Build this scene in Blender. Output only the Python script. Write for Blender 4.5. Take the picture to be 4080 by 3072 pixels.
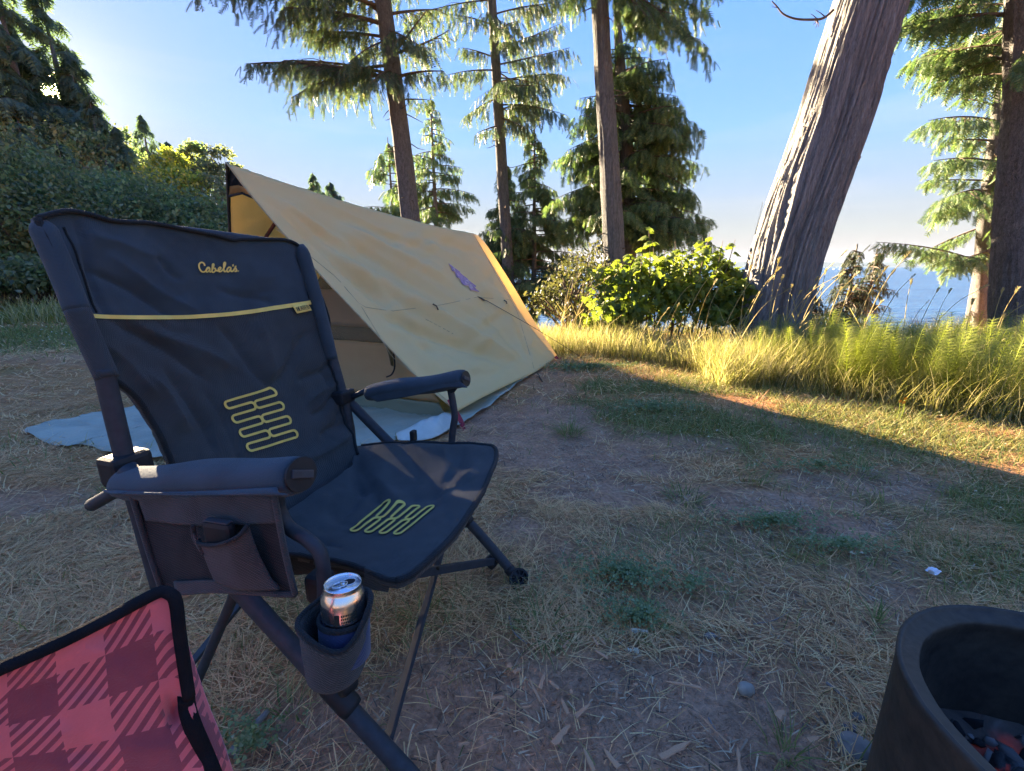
import bpy, bmesh, math, random
import numpy as np
from math import radians, sin, cos, pi
random.seed(7); RNG = np.random.default_rng(11)
for o in list(bpy.data.objects): bpy.data.objects.remove(o)
SC = bpy.context.scene; COL = SC.collection

# ------------------------------------------------------------------ camera
FPX = 1806.0; CAMH = .9675; PITCH = math.atan(472/FPX)
cd = bpy.data.cameras.new('camera'); cam = bpy.data.objects.new('camera', cd); COL.objects.link(cam)
cd.sensor_width = 36; cd.lens = FPX/4080*36; cd.clip_start = .02; cd.clip_end = 60000
cam.location = (0, 0, CAMH); cam.rotation_euler = (pi/2-PITCH, 0, 0); SC.camera = cam
SC.render.resolution_x = 1024; SC.render.resolution_y = 771

# ------------------------------------------------------------------ sky and sun
SUN_EL, SUN_AZ = radians(14.3), radians(-42.1)            # azimuth from +Y towards +X
SUND = np.array([cos(SUN_EL)*sin(SUN_AZ), cos(SUN_EL)*cos(SUN_AZ), sin(SUN_EL)])
W = bpy.data.worlds.new('World'); SC.world = W; W.use_nodes = True
nt = W.node_tree; nt.nodes.clear()
def wn(t, **k):
    n = nt.nodes.new(t)
    for a, b in k.items(): setattr(n, a, b)
    return n
wo = wn('ShaderNodeOutputWorld'); bg = wn('ShaderNodeBackground'); sky = wn('ShaderNodeTexSky')
sky.sky_type = 'NISHITA'; sky.sun_disc = False; sky.sun_elevation = SUN_EL; sky.sun_rotation = SUN_AZ
sky.air_density = 1.0; sky.dust_density = .06; sky.ozone_density = 3.0; sky.altitude = 5
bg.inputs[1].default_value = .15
tc = wn('ShaderNodeTexCoord')
# thin high cirrus: stretched noise over the sky dome, low over the sea
mp = wn('ShaderNodeMapping'); mp.inputs['Scale'].default_value = (1.6, 1.6, 16)
nz = wn('ShaderNodeTexNoise'); nz.inputs['Scale'].default_value = 1.7; nz.inputs['Detail'].default_value = 7; nz.inputs['Distortion'].default_value = .6
cr = wn('ShaderNodeValToRGB'); cr.color_ramp.elements[0].position = .52; cr.color_ramp.elements[1].position = .86
cr.color_ramp.elements[1].color = (.16, .16, .16, 1)
sx = wn('ShaderNodeSeparateXYZ'); band = wn('ShaderNodeMapRange'); band.inputs[1].default_value = .02; band.inputs[2].default_value = .12
band2 = wn('ShaderNodeMapRange'); band2.inputs[1].default_value = .5; band2.inputs[2].default_value = .2
m1 = wn('ShaderNodeMath', operation='MULTIPLY'); m2 = wn('ShaderNodeMath', operation='MULTIPLY')
mixc = wn('ShaderNodeMix', data_type='RGBA'); mixc.inputs[7].default_value = (.52, .50, .54, 1)
# the disc of the sun itself
dp = wn('ShaderNodeVectorMath', operation='DOT_PRODUCT'); dp.inputs[1].default_value = tuple(SUND)
disc = wn('ShaderNodeMapRange'); disc.inputs[1].default_value = cos(radians(1.25)); disc.inputs[2].default_value = cos(radians(.6)); disc.inputs[4].default_value = 60
addc = wn('ShaderNodeMix', data_type='RGBA', blend_type='ADD'); addc.inputs[0].default_value = 1
dcol = wn('ShaderNodeMix', data_type='RGBA', blend_type='MULTIPLY'); dcol.inputs[0].default_value = 1; dcol.inputs[7].default_value = (1, .8, .55, 1)
L = nt.links.new
hsv = wn('ShaderNodeHueSaturation'); hsv.inputs['Hue'].default_value = .52; hsv.inputs['Saturation'].default_value = 1.26
L(tc.outputs['Generated'], mp.inputs[0]); L(mp.outputs[0], nz.inputs[0]); L(nz.outputs[0], cr.inputs[0])
L(tc.outputs['Generated'], sx.inputs[0]); L(sx.outputs[2], band.inputs[0]); L(sx.outputs[2], band2.inputs[0])
L(cr.outputs[0], m1.inputs[0]); L(band.outputs[0], m1.inputs[1]); L(m1.outputs[0], m2.inputs[0]); L(band2.outputs[0], m2.inputs[1])
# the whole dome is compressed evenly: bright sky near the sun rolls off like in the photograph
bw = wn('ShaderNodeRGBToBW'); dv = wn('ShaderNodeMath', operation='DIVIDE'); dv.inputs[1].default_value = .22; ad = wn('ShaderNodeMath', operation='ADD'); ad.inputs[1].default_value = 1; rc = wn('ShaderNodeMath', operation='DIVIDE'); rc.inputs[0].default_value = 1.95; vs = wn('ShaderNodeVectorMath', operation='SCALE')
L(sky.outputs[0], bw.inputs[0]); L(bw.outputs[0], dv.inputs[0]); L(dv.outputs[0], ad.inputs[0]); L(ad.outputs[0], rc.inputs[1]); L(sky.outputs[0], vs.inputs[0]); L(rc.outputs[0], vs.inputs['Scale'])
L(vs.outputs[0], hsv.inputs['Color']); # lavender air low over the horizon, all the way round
lv = wn('ShaderNodeMix', data_type='RGBA'); lv.inputs[7].default_value = (.215, .205, .315, 1); lb = wn('ShaderNodeMapRange'); lb.inputs[1].default_value = 0.; lb.inputs[2].default_value = .24; lb.inputs[3].default_value = .8; lb.inputs[4].default_value = 0.
L(sx.outputs[2], lb.inputs[0]); L(lb.outputs[0], lv.inputs[0]); L(hsv.outputs[0], lv.inputs[6]); L(lv.outputs[2], mixc.inputs[6]); L(m2.outputs[0], mixc.inputs[0])
L(tc.outputs['Generated'], dp.inputs[0]); L(dp.outputs['Value'], disc.inputs[0])
L(disc.outputs[0], dcol.inputs[6]); L(mixc.outputs[2], addc.inputs[6]); L(dcol.outputs[2], addc.inputs[7])
# pale aureole round the sun
pw = wn('ShaderNodeMath', operation='POWER'); pw.inputs[1].default_value = 240; mx0 = wn('ShaderNodeMath', operation='MAXIMUM'); mx0.inputs[1].default_value = 0; au = wn('ShaderNodeMix', data_type='RGBA', blend_type='ADD'); au.inputs[7].default_value = (.15, .135, .12, 1)
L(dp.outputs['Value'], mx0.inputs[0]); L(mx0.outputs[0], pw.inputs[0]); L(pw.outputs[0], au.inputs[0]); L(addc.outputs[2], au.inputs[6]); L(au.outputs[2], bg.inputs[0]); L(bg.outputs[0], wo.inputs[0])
sd = bpy.data.lights.new('sun', 'SUN'); sun = bpy.data.objects.new('sun', sd); COL.objects.link(sun)
sd.energy = 4.5; sd.angle = radians(.53); sd.color = (1, .92, .77)
from mathutils import Vector, Matrix
sun.rotation_euler = Vector(SUND).to_track_quat('Z', 'Y').to_euler(); sun.location = (-20, 22, 12)
VS = SC.view_settings; VS.view_transform = 'Standard'; VS.look = 'None'; VS.gamma = 1; VS.use_curve_mapping = False
VS.exposure = 4.0
SC.render.engine = 'CYCLES'; SC.cycles.max_bounces = 7; SC.cycles.diffuse_bounces = 3; SC.cycles.glossy_bounces = 2; SC.cycles.transmission_bounces = 4; SC.cycles.volume_bounces = 0; SC.cycles.transparent_max_bounces = 6
VS.use_white_balance = True; VS.white_balance_temperature = 8500; VS.white_balance_tint = 14

# ------------------------------------------------------------------ photo pixels -> rays
CP, SP = cos(PITCH), sin(PITCH); CAM = np.array([0, 0, CAMH])
def ray(px, py):
    a = (px-2040)/FPX; b = (1536-py)/FPX
    return np.array([a, CP+b*SP, -SP+b*CP])
def gnd(px, py, z=0.):
    d = ray(px, py); return CAM + d*((z-CAMH)/d[2])
def aty(px, py, y):
    d = ray(px, py); return CAM + d*(y/d[1])
def project(P):
    P = np.asarray(P, float); z = P[..., 2]-CAMH
    d = P[..., 1]*CP - z*SP; u = P[..., 1]*SP + z*CP
    d = np.where(d < .05, .05, d)
    return 2040+FPX*P[..., 0]/d, 1536-FPX*u/d, d

# ------------------------------------------------------------------ object helpers
ORG = {}
def tag(o, label=None, cat=None, group=None, kind=None):
    if label: o['label'] = label
    if cat: o['category'] = cat
    if group: o['group'] = group
    if kind: o['kind'] = kind
    return o
def thing(name, label, cat, loc=(0, 0, 0), group=None):
    o = bpy.data.objects.new(name, None); COL.objects.link(o); o.location = loc; o.empty_display_size = .1
    ORG[o.name] = np.array(loc, float); return tag(o, label, cat, group)
def meshdata(name, V, F, mat=None, smooth=False):
    V = np.asarray(V, np.float32); me = bpy.data.meshes.new(name)
    if isinstance(F, np.ndarray) and len(F):
        k = F.shape[1]; n = len(F)
        me.vertices.add(len(V)); me.vertices.foreach_set('co', V.ravel())
        me.loops.add(n*k); me.loops.foreach_set('vertex_index', F.astype(np.int32).ravel())
        me.polygons.add(n); me.polygons.foreach_set('loop_start', np.arange(0, n*k, k, dtype=np.int32))
        me.update(calc_edges=True); me.validate(verbose=False)
    else:
        me.from_pydata(V.tolist(), [], [list(map(int, f)) for f in F]); me.update()
    if smooth: me.polygons.foreach_set('use_smooth', np.ones(len(me.polygons), bool))
    if mat: me.materials.append(mat)
    return me
def mk(name, V, F, mat=None, parent=None, smooth=False, kind=None):
    V = np.asarray(V, float); org = np.zeros(3)
    if parent is not None: org = ORG[parent.name]; V = V - org
    o = bpy.data.objects.new(name, meshdata(name, V, F, mat, smooth)); COL.objects.link(o)
    if parent is not None: o.parent = parent
    ORG[o.name] = org
    if kind: o['kind'] = kind
    return o
def solo(name, V, F, mat, label, cat, group=None, smooth=False, base=None):
    """a thing that is one mesh, its origin at its base"""
    V = np.asarray(V, float)
    if base is None: base = np.array([V[:, 0].mean(), V[:, 1].mean(), V[:, 2].min()])
    o = bpy.data.objects.new(name, meshdata(name, V-base, F, mat, smooth)); COL.objects.link(o); o.location = base
    ORG[o.name] = np.array(base); return tag(o, label, cat, group)
def struct(name, V, F, mat, smooth=False):
    return mk(name, V, F, mat, None, smooth, 'structure')
def join(parts):
    Vs, Fs, n = [], [], 0
    for V, F in parts:
        V = np.asarray(V, float); Vs.append(V); Fs += [[int(i)+n for i in f] for f in F]; n += len(V)
    return np.vstack(Vs), Fs
def unit(v):
    v = np.asarray(v, float); return v/(np.linalg.norm(v, axis=-1, keepdims=True)+1e-12)
def frames(P):
    T = np.gradient(P, axis=0); T = unit(T); N = np.zeros_like(P); B = np.zeros_like(P)
    a = np.array([0, 0, 1.]) if abs(T[0][2]) < .9 else np.array([1., 0, 0])
    n = unit(np.cross(T[0], a))
    for i in range(len(P)):
        n = unit(n - T[i]*(n@T[i])); N[i] = n; B[i] = np.cross(T[i], n)
    return T, N, B
def tube(P, r, n=10, cap=True, ry=None, up=None):
    P = np.asarray(P, float); m = len(P); r = np.broadcast_to(np.asarray(r, float), (m,)); q = r if ry is None else np.broadcast_to(np.asarray(ry, float), (m,))
    T, N, B = frames(P)
    if up is not None:
        B = unit(np.asarray(up)-T*(T@np.asarray(up))[:, None]); N = np.cross(B, T)
    a = np.arange(n)/n*2*pi
    V = (P[:, None]+N[:, None]*(np.cos(a)[None, :, None]*r[:, None, None])+B[:, None]*(np.sin(a)[None, :, None]*q[:, None, None])).reshape(-1, 3)
    F = [[i*n+j, i*n+(j+1) % n, (i+1)*n+(j+1) % n, (i+1)*n+j] for i in range(m-1) for j in range(n)]
    if cap: F += [list(range(n))[::-1], [(m-1)*n+j for j in range(n)]]
    return V, F
def spline(pts, n=24):
    """Catmull-Rom through points"""
    P = np.asarray(pts, float); P = np.vstack([2*P[0]-P[1], P, 2*P[-1]-P[-2]]); k = len(P)-3; out = []
    for t in np.linspace(0, k-1e-6, n):
        i = int(t); u = t-i; a, b, c, d = P[i:i+4]
        out.append(.5*((2*b)+(-a+c)*u+(2*a-5*b+4*c-d)*u*u+(-a+3*b-3*c+d)*u**3))
    return np.array(out)
def lathe(prof, c=(0, 0, 0), n=32, axis=None):
    """prof: (radius, height) pairs; closed where radius is 0"""
    V = []; F = []; a = np.arange(n)/n*2*pi
    for r, h in prof: V += [(r*cos(t), r*sin(t), h) for t in a]
    for i in range(len(prof)-1):
        F += [[i*n+j, i*n+(j+1) % n, (i+1)*n+(j+1) % n, (i+1)*n+j] for j in range(n)]
    V = np.array(V)
    if axis is not None:
        z = unit(np.asarray(axis, float)); x = unit(np.cross(z, [.3, 1, .2])); y = np.cross(z, x)
        V = V[:, :1]*x+V[:, 1:2]*y+V[:, 2:]*z
    return V+np.asarray(c, float), F
def obox(c, ax, h, bev=.15):
    """box with chamfered edges; ax rows are axes, h half sizes"""
    bm = bmesh.new(); bmesh.ops.create_cube(bm, size=2); 
    for v in bm.verts: v.co = Vector((v.co.x*h[0], v.co.y*h[1], v.co.z*h[2]))
    if bev: bmesh.ops.bevel(bm, geom=list(bm.edges), offset=min(h)*bev*2, segments=2, profile=.6, affect='EDGES')
    V = np.array([v.co[:] for v in bm.verts]); F = [[v.index for v in f.verts] for f in bm.faces]; bm.free()
    return V@np.asarray(ax, float)+np.asarray(c, float), F
def gridfaces(n, m):
    i, j = np.meshgrid(np.arange(n-1), np.arange(m-1), indexing='ij'); a = (i*m+j).ravel()
    return np.stack([a, a+1, a+m+1, a+m], 1)
def gridnormals(G):
    return unit(np.cross(np.gradient(G, axis=0), np.gradient(G, axis=1)))
def slab(G, th, toward=None):
    """a sheet of cloth with thickness: G (n,m,3) grid, second face pushed along its normal"""
    n, m, _ = G.shape; N = gridnormals(G)
    if toward is not None and ((np.asarray(toward)-G)*N).sum() > 0: N = -N
    V = np.vstack([G.reshape(-1, 3), (G+N*th).reshape(-1, 3)]); f = gridfaces(n, m); k = n*m
    F = f.tolist()+(f[:, ::-1]+k).tolist()
    rim = [i for i in range(m)]+[i*m+m-1 for i in range(1, n)]+[(n-1)*m+j for j in range(m-2, -1, -1)]+[i*m for i in range(n-2, 0, -1)]
    for a, b in zip(rim, rim[1:]+rim[:1]): F.append([a, a+k, b+k, b])
    return V, F
# ------------------------------------------------------------------ lattice noise
def _h(ix, iy, s):
    n = (ix.astype(np.int64)*374761393+iy.astype(np.int64)*668265263+s*974634) & 0x7fffffff
    n = ((n ^ (n >> 13))*1274126177) & 0x7fffffff
    return ((n ^ (n >> 16)) & 0xffff)/65535.
def vnoise(x, y, s=0):
    x = np.asarray(x, float); y = np.asarray(y, float); ix = np.floor(x); iy = np.floor(y); fx = x-ix; fy = y-iy
    fx = fx*fx*(3-2*fx); fy = fy*fy*(3-2*fy)
    a = _h(ix, iy, s); b = _h(ix+1, iy, s); c = _h(ix, iy+1, s); d = _h(ix+1, iy+1, s)
    return (a+(b-a)*fx)*(1-fy)+(c+(d-c)*fx)*fy
def fbm(x, y, s=0, o=4):
    v = 0; a = .5; t = 0
    for i in range(o): v = v+a*vnoise(x*2**i, y*2**i, s+i*17); t += a; a *= .5
    return v/t
# ------------------------------------------------------------------ materials
def material(name, build):
    m = bpy.data.materials.new(name); m.use_nodes = True; t = m.node_tree; t.nodes.clear()
    out = t.nodes.new('ShaderNodeOutputMaterial')
    class K:
        def n(s, ty, **k):
            q = t.nodes.new(ty)
            for a, b in k.items(): setattr(q, a, b)
            return q
        def l(s, a, b): t.links.new(a, b)
        def set(s, q, **k):
            for a, b in k.items(): q.inputs[a.replace('_', ' ')].default_value = b
            return q
        def noise(s, scale, detail=4, co=None, dist=0.):
            q = s.n('ShaderNodeTexNoise'); q.inputs['Scale'].default_value = scale; q.inputs['Detail'].default_value = detail; q.inputs['Distortion'].default_value = dist
            if co is not None: s.l(co, q.inputs['Vector'])
            return q.outputs[0]
        def co(s, scale=(1, 1, 1), kind='Object', rot=(0, 0, 0)):
            c = s.n('ShaderNodeTexCoord'); p = s.n('ShaderNodeMapping'); p.inputs['Scale'].default_value = scale; p.inputs['Rotation'].default_value = rot
            s.l(c.outputs[kind], p.inputs[0]); return p.outputs[0]
        def ramp(s, f, *st):
            q = s.n('ShaderNodeValToRGB'); e = q.color_ramp.elements
            while len(e) < len(st): e.new(.5)
            for x, (pos, c) in zip(e, st): x.position = pos; x.color = (*c, 1)
            s.l(f, q.inputs[0]); return q.outputs[0]
        def mix(s, f, a, b, mode='MIX'):
            q = s.n('ShaderNodeMix', data_type='RGBA', blend_type=mode)
            for sock, v in ((q.inputs[0], f), (q.inputs[6], a), (q.inputs[7], b)):
                if hasattr(v, 'links'): s.l(v, sock)
                else: sock.default_value = v if isinstance(v, (int, float)) else (*v, 1)
            return q.outputs[2]
        def bump(s, h, strength=.3, dist=.01):
            q = s.n('ShaderNodeBump'); q.inputs['Strength'].default_value = strength; q.inputs['Distance'].default_value = dist
            s.l(h, q.inputs['Height']); return q.outputs[0]
        def bsdf(s, col, rough=.7, bump=None, spec=.3, metal=0., sheen=0.):
            q = s.n('ShaderNodeBsdfPrincipled')
            if hasattr(col, 'links'): s.l(col, q.inputs['Base Color'])
            else: q.inputs['Base Color'].default_value = (*col, 1)
            if hasattr(rough, 'links'): s.l(rough, q.inputs['Roughness'])
            else: q.inputs['Roughness'].default_value = rough
            q.inputs['Specular IOR Level'].default_value = spec; q.inputs['Metallic'].default_value = metal
            if sheen: q.inputs['Sheen Weight'].default_value = sheen
            if bump is not None: s.l(bump, q.inputs['Normal'])
            return q.outputs[0]
        def out(s, sh): s.l(sh, out.inputs['Surface'])
        def island(s): return s.n('ShaderNodeNewGeometry').outputs['Random Per Island']
        def leafy(s, col, tcol, fac=.45, rough=.55, spec=.25):
            a = s.bsdf(col, rough, None, spec); b = s.n('ShaderNodeBsdfTranslucent')
            if hasattr(tcol, 'links'): s.l(tcol, b.inputs[0])
            else: b.inputs[0].default_value = (*tcol, 1)
            q = s.n('ShaderNodeMixShader'); q.inputs[0].default_value = fac; s.l(a, q.inputs[1]); s.l(b.outputs[0], q.inputs[2]); return q.outputs[0]
    build(K()); return m
def plain(name, col, rough=.6, spec=.3, metal=0., var=.25, scale=30, bump=.1, bscale=200):
    def b(k):
        co = k.co(); n = k.noise(scale, 5, co)
        c = k.ramp(n, (.3, tuple(x*(1-var) for x in col)), (.7, tuple(min(1, x*(1+var)) for x in col)))
        k.out(k.bsdf(c, rough, k.bump(k.noise(bscale, 3, co), bump, .002), spec, metal))
    return material(name, b)
def leafmat(name, c0, c1, c2=None, fac=.45, tr=1.6, rough=.55, spec=.25, tm=(1.05, 1.1, .55)):
    """leaf colour picked leaf by leaf between c0 and c1; light passes through"""
    def b(k):
        st = [(0., c0), (.75, c1)]+([(1., c2)] if c2 else [])
        c = k.ramp(k.island(), *st)
        t = k.mix(1., c, tuple(tr*q for q in tm), 'MULTIPLY'); k.out(k.leafy(c, t, fac, rough, spec))
    return material(name, b)
# ================================================================== THE SETTING
def edge(x): return 6.7+.95*np.maximum(0, -x-.5)+.25*np.sin(x*.9)
def gz(x, y):
    x = np.asarray(x, float); y = np.asarray(y, float)
    d = y-edge(x); drop = np.where(d > 0, -.85*(np.sqrt(d*d+.5)-.707), 0); drop = np.maximum(drop, -9)
    near = np.clip((np.hypot(x, y)-1.5)/6, 0, 1)
    return drop+(fbm(x*.5, y*.5, 3, 3)-.5)*.16*near+(fbm(x*3, y*3, 5, 3)-.5)*.016
# bare, trodden earth: centre pixel, half width and half depth in metres
BARE = [(2130, 1700, .55, .6, 1), (2480, 1850, .36, .17, 1), (2420, 1960, .34, .16, .9), (3010, 2000, .42, .16, 1), (3420, 1915, .5, .14, .9), (2250, 2880, .42, .2, 1), (2560, 2960, .34, .14, .9), (2350, 2690, .25, .1, .8), (2650, 1780, .5, .2, .8), (2250, 1840, .3, .15, .8), (3250, 2080, .4, .1, .7),
        (2960, 2880, .17, .19, 1), (2800, 2620, .13, .07, .8), (1300, 2900, .22, .12, .8), (2450, 2150, .5, .2, .62), (2950, 2350, .42, .15, .6), (3350, 2420, .4, .14, .55), (1880, 2620, .2, .12, .65), (3200, 2720, .2, .14, .6), (2050, 2250, .22, .12, .5), (2550, 2660, .12, .1, .6), (150, 1990, .5, .12, .6), (2720, 2200, .3, .07, .6), (1750, 2700, .2, .1, .5), (2900, 1560, .35, .08, .5), (500, 2130, .4, .1, .5), (330, 1440, 1.4, .3, .4)]
BAREW = [(gnd(a, b), rx, ry, w) for a, b, rx, ry, w in BARE]
def bare(x, y):
    v = np.zeros_like(np.asarray(x, float)); wob = fbm(x*5, y*5, 9, 4)-.5
    for c, rx, ry, w in BAREW:
        q = np.hypot((x-c[0])/rx, (y-c[1])/ry)+wob*.9
        v = np.maximum(v, w*np.clip((1.25-q)/.5, 0, 1))
    return np.clip(v+np.clip((fbm(x*2.3, y*2.3, 21, 4)-.55)*5, 0, .65)*np.clip((x+1.)/1.5, .35, 1), 0, 1)*np.clip(1-.85*(x*.742+y*.671-3.1)/.4*(x > .2), .15, 1)
GREEN = [(2850, 1545, 1.1, .3, .95), (3750, 1790, .7, .25, .95), (3100, 1700, 1.2, .38, 1), (3800, 2000, .7, .25, .9), (2550, 1640, .6, .28, .8), (200, 1340, 4.5, 1.2, 1), (4000, 2250, .5, .2, .6), (2900, 2180, .4, .14, .7), (3300, 2120, .5, .15, .6), (1900, 1380, .0001, .0001, 0)]
GREENW = [(gnd(a, b), rx, ry, w) for a, b, rx, ry, w in GREEN]
def green(x, y):
    v = np.zeros_like(np.asarray(x, float)); wob = fbm(x*4, y*4, 33, 4)-.5
    for c, rx, ry, w in GREENW:
        q = np.hypot((x-c[0])/rx, (y-c[1])/ry)+wob*1.1
        v = np.maximum(v, w*np.clip((1.3-q)/.6, 0, 1))
    return np.clip(v+np.clip((fbm(x*1.7, y*1.7, 41, 3)-.62)*3.0, 0, .4), 0, 1)
def grow(a, b, n, far):                                  # fine in the middle, growing outwards
    s = (b-a)/n; m = list(np.linspace(a, b, n+1)); lo = []; hi = []; st = s; v = b
    while v < far[1]: st *= 1.13; v += st; hi.append(v)
    st = s; v = a
    while v > far[0]: st *= 1.13; v -= st; lo.append(v)
    return np.array(lo[::-1]+m+hi)
gx = grow(-4.5, 5.5, 170, (-500, 500)); gy = grow(.2, 7, 130, (-160, 500))
X, Y = np.meshgrid(gx, gy, indexing='ij'); Z = gz(X, Y)
Bz = bare(X, Y); near = np.hypot(X-.3, Y-1.5) < 3.5
Z = Z - np.where(near, Bz*.008, 0) + np.where(near, (fbm(X*14, Y*14, 51, 3)-.5)*.012*Bz, 0)
def b(k):
    at = k.n('ShaderNodeAttribute', attribute_name='bare').outputs['Fac']; ag = k.n('ShaderNodeAttribute', attribute_name='green').outputs['Fac']
    co = k.co(); n1 = k.noise(9, 8, co); n2 = k.noise(70, 6, co); n3 = k.noise(260, 4, co)
    earth = k.ramp(n1, (.25, (0.273, 0.137, 0.0865)), (.5, (0.508, 0.256, 0.157)), (.8, (0.773, 0.397, 0.245)))
    earth = k.mix(.45, earth, k.ramp(n2, (.3, (0.199, 0.0996, 0.0644)), (.7, (0.837, 0.427, 0.262))))
    thatch = k.ramp(n2, (.25, (0.238, 0.112, 0.0481)), (.55, (0.583, 0.265, 0.11)), (.8, (0.837, 0.419, 0.17)))
    thatch = k.mix(ag, thatch, k.ramp(n2, (.3, (0.116, 0.087, 0.024)), (.7, (0.318, 0.232, 0.0561))))
    c = k.mix(at, thatch, earth)
    h = k.mix(.5, n2, n3)
    bp = k.n('ShaderNodeBump'); bp.inputs['Strength'].default_value = 1.; bp.inputs['Distance'].default_value = .045; k.l(k.noise(24, 7, co, .4), bp.inputs['Height']); b2 = k.n('ShaderNodeBump'); b2.inputs['Strength'].default_value = 1.; b2.inputs['Distance'].default_value = .014; k.l(h, b2.inputs['Height']); k.l(bp.outputs[0], b2.inputs['Normal']); k.out(k.bsdf(c, .95, b2.outputs[0], .12))
M_ground = material('trodden earth and thatch', b)
ground = struct('ground', np.stack([X, Y, Z], -1).reshape(-1, 3), gridfaces(len(gx), len(gy))[:, ::-1].copy(), M_ground, True)
for nm, arr in (('bare', Bz), ('green', green(X, Y))):
    a = ground.data.attributes.new(nm, 'FLOAT', 'POINT'); a.data.foreach_set('value', arr.ravel().astype(np.float32))
SEA = -6.5
def b(k):
    co = k.co((1, 1, 1)); n1 = k.noise(.35, 6, k.co((.5, 1.6, 1)), .4); n2 = k.noise(.05, 5, k.co((.3, 1.2, 1)))
    n = k.n('ShaderNodeBump'); n.inputs['Strength'].default_value = .9; n.inputs['Distance'].default_value = 1.6
    s = k.n('ShaderNodeMath', operation='ADD'); k.l(n1, s.inputs[0]); k.l(n2, s.inputs[1]); k.l(s.outputs[0], n.inputs['Height'])
    k.out(k.bsdf(k.ramp(n2, (.3, (.010, .06, .14)), (.7, (.02, .09, .19))), .22, n.outputs[0], .5))
M_water = material('sea water', b)
struct('water', [(-30000, 3, SEA), (30000, 3, SEA), (30000, 32000, SEA), (-30000, 32000, SEA)], [[0, 1, 2, 3]], M_water)
# hills across the strait: a long uneven ridge with foreshore, 13 to 17 km away
n = 260; hx = np.linspace(-16000, 26000, n); rows = []
prof = 90+190*fbm(hx/5200, hx*0, 61, 5)*np.clip((hx+16000)/9000, .2, 1)
bump = 90*np.exp(-((hx-13600)/1500)**2)+40*np.exp(-((hx-9300)/900)**2)
for f, dy in ((0, 0), (.35, 700), (.75, 1600), (1, 2600), (.8, 3800), (0, 6000)):
    rows.append(np.stack([hx, 13200+dy+900*fbm(hx/3000, hx*0+dy, 71, 3), SEA-2+f*(prof+bump)*(1-.25*fbm(hx/1300, hx*0+dy, 81, 4))], 1))
G = np.stack(rows, 1)
M_hill = plain('far wooded hills', (.035, .05, .04), .95, .05, scale=.002, bscale=.01)
struct('hills', G.reshape(-1, 3), gridfaces(n, 6), M_hill, True)
# small white motor boat far out
bc = aty(3325, 1070, 1500.); bc[2] = SEA
t = thing('motor_boat', 'tiny white boat far out on the strait near the horizon', 'boat', bc)
M_white = plain('white gelcoat', (.8, .8, .78), .35)
hull = []
for y in np.linspace(-1, 1, 9):
    w = 1.3*(1-max(0, y)**2.2*.97); hull += [(y*4.2, -w, 1.25+.3*y), (y*4.2+(.3 if y == 1 else 0), -w*.6, -.2), (y*4.2+(.3 if y == 1 else 0), w*.6, -.2), (y*4.2, w, 1.25+.3*y)]
mk('hull', np.array(hull)+bc, [[i*4+j, i*4+(j+1) % 4, i*4+4+(j+1) % 4, i*4+4+j] for i in range(8) for j in range(4)]+[[0, 1, 2, 3]], M_white, t)
mk('cabin', *obox(bc+np.array([.2, 0, 2.0]), np.eye(3), (1.4, .9, .85)), M_white, t)
# ================================================================== TREES AND SHRUBS
def frond(n=6, w=.42, fw=.085, droop=.12):
    """flat spray, unit length along +X, leaflets in XY: triangles"""
    V = [(0, -.012, 0), (0, .012, 0), (1, 0, -droop)]; F = [[0, 1, 2]]
    for i in range(n):
        x = .06+.86*i/n; l = w*(1-.62*x)*(.8+.4*((i*37) % 10)/10); z = -droop*x*x
        for s in (-1, 1):
            k = len(V); xs = x+(.05 if s > 0 else 0)
            V += [(xs-fw*.6, 0, z), (xs+fw*.6, 0, z), (xs+l*.75, s*l, z-.05-.1*l)]; F.append([k, k+1, k+2])
    return np.array(V, float), np.array(F)
FR_CEDAR = frond(6, .38, .095, .2); FR_SPRUCE = frond(6, .25, .095, .14); FR_FAR = frond(5, .42, .15, .15)
def instances(tmpl, pos, dr, up, sc):
    """copies of a template mesh, all joined: arrays of positions, x axes, up hints, scales"""
    V, F = tmpl; pos = np.asarray(pos); x = unit(dr); y = unit(np.cross(up, x)); z = np.cross(x, y); sc = np.asarray(sc)[:, None, None]
    W_ = pos[:, None]+sc*(V[None, :, :1]*x[:, None]+V[None, :, 1:2]*y[:, None]+V[None, :, 2:]*z[:, None])
    k = len(V); return W_.reshape(-1, 3), (F[None]+np.arange(len(pos))[:, None, None]*k).reshape(-1, F.shape[1])
M_cedar = leafmat('cedar sprays', (0.0555, 0.102, 0.0446), (0.117, 0.183, 0.0744), (0.209, 0.223, 0.111), .36, 1.35, tm=(.92, 1.0, .62))
M_spruce = leafmat('spruce needles', (0.0468, 0.0812, 0.0446), (0.105, 0.148, 0.0744), (0.197, 0.189, 0.111), .32, 1.35, tm=(.95, 1.0, .62))
M_farcon = leafmat('far conifer needles', (0.0432, 0.0812, 0.0595), (0.0926, 0.148, 0.0892), None, .38, 1.4, tm=(.95, 1.0, .65))
M_dark_spruce = leafmat('dark young spruce needles', (.022, .036, .022), (.05, .065, .035), (.085, .08, .045), .25, 1.2, tm=(.95, 1.0, .62))
def barkmat(name, c0, c1, c2, vs=(9, 9, 1.2)):
    def b(k):
        co = k.co(vs); a = k.noise(3, 8, co, .4); d = k.noise(11, 5, k.co((vs[0]*2, vs[1]*2, vs[2])))
        c = k.mix(.45, k.ramp(a, (.3, c0), (.55, c1), (.8, c2)), k.ramp(d, (.35, c0), (.7, c2)))
        k.out(k.bsdf(c, .92, k.bump(d, .6, .02), .1))
    return material(name, b)
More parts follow.
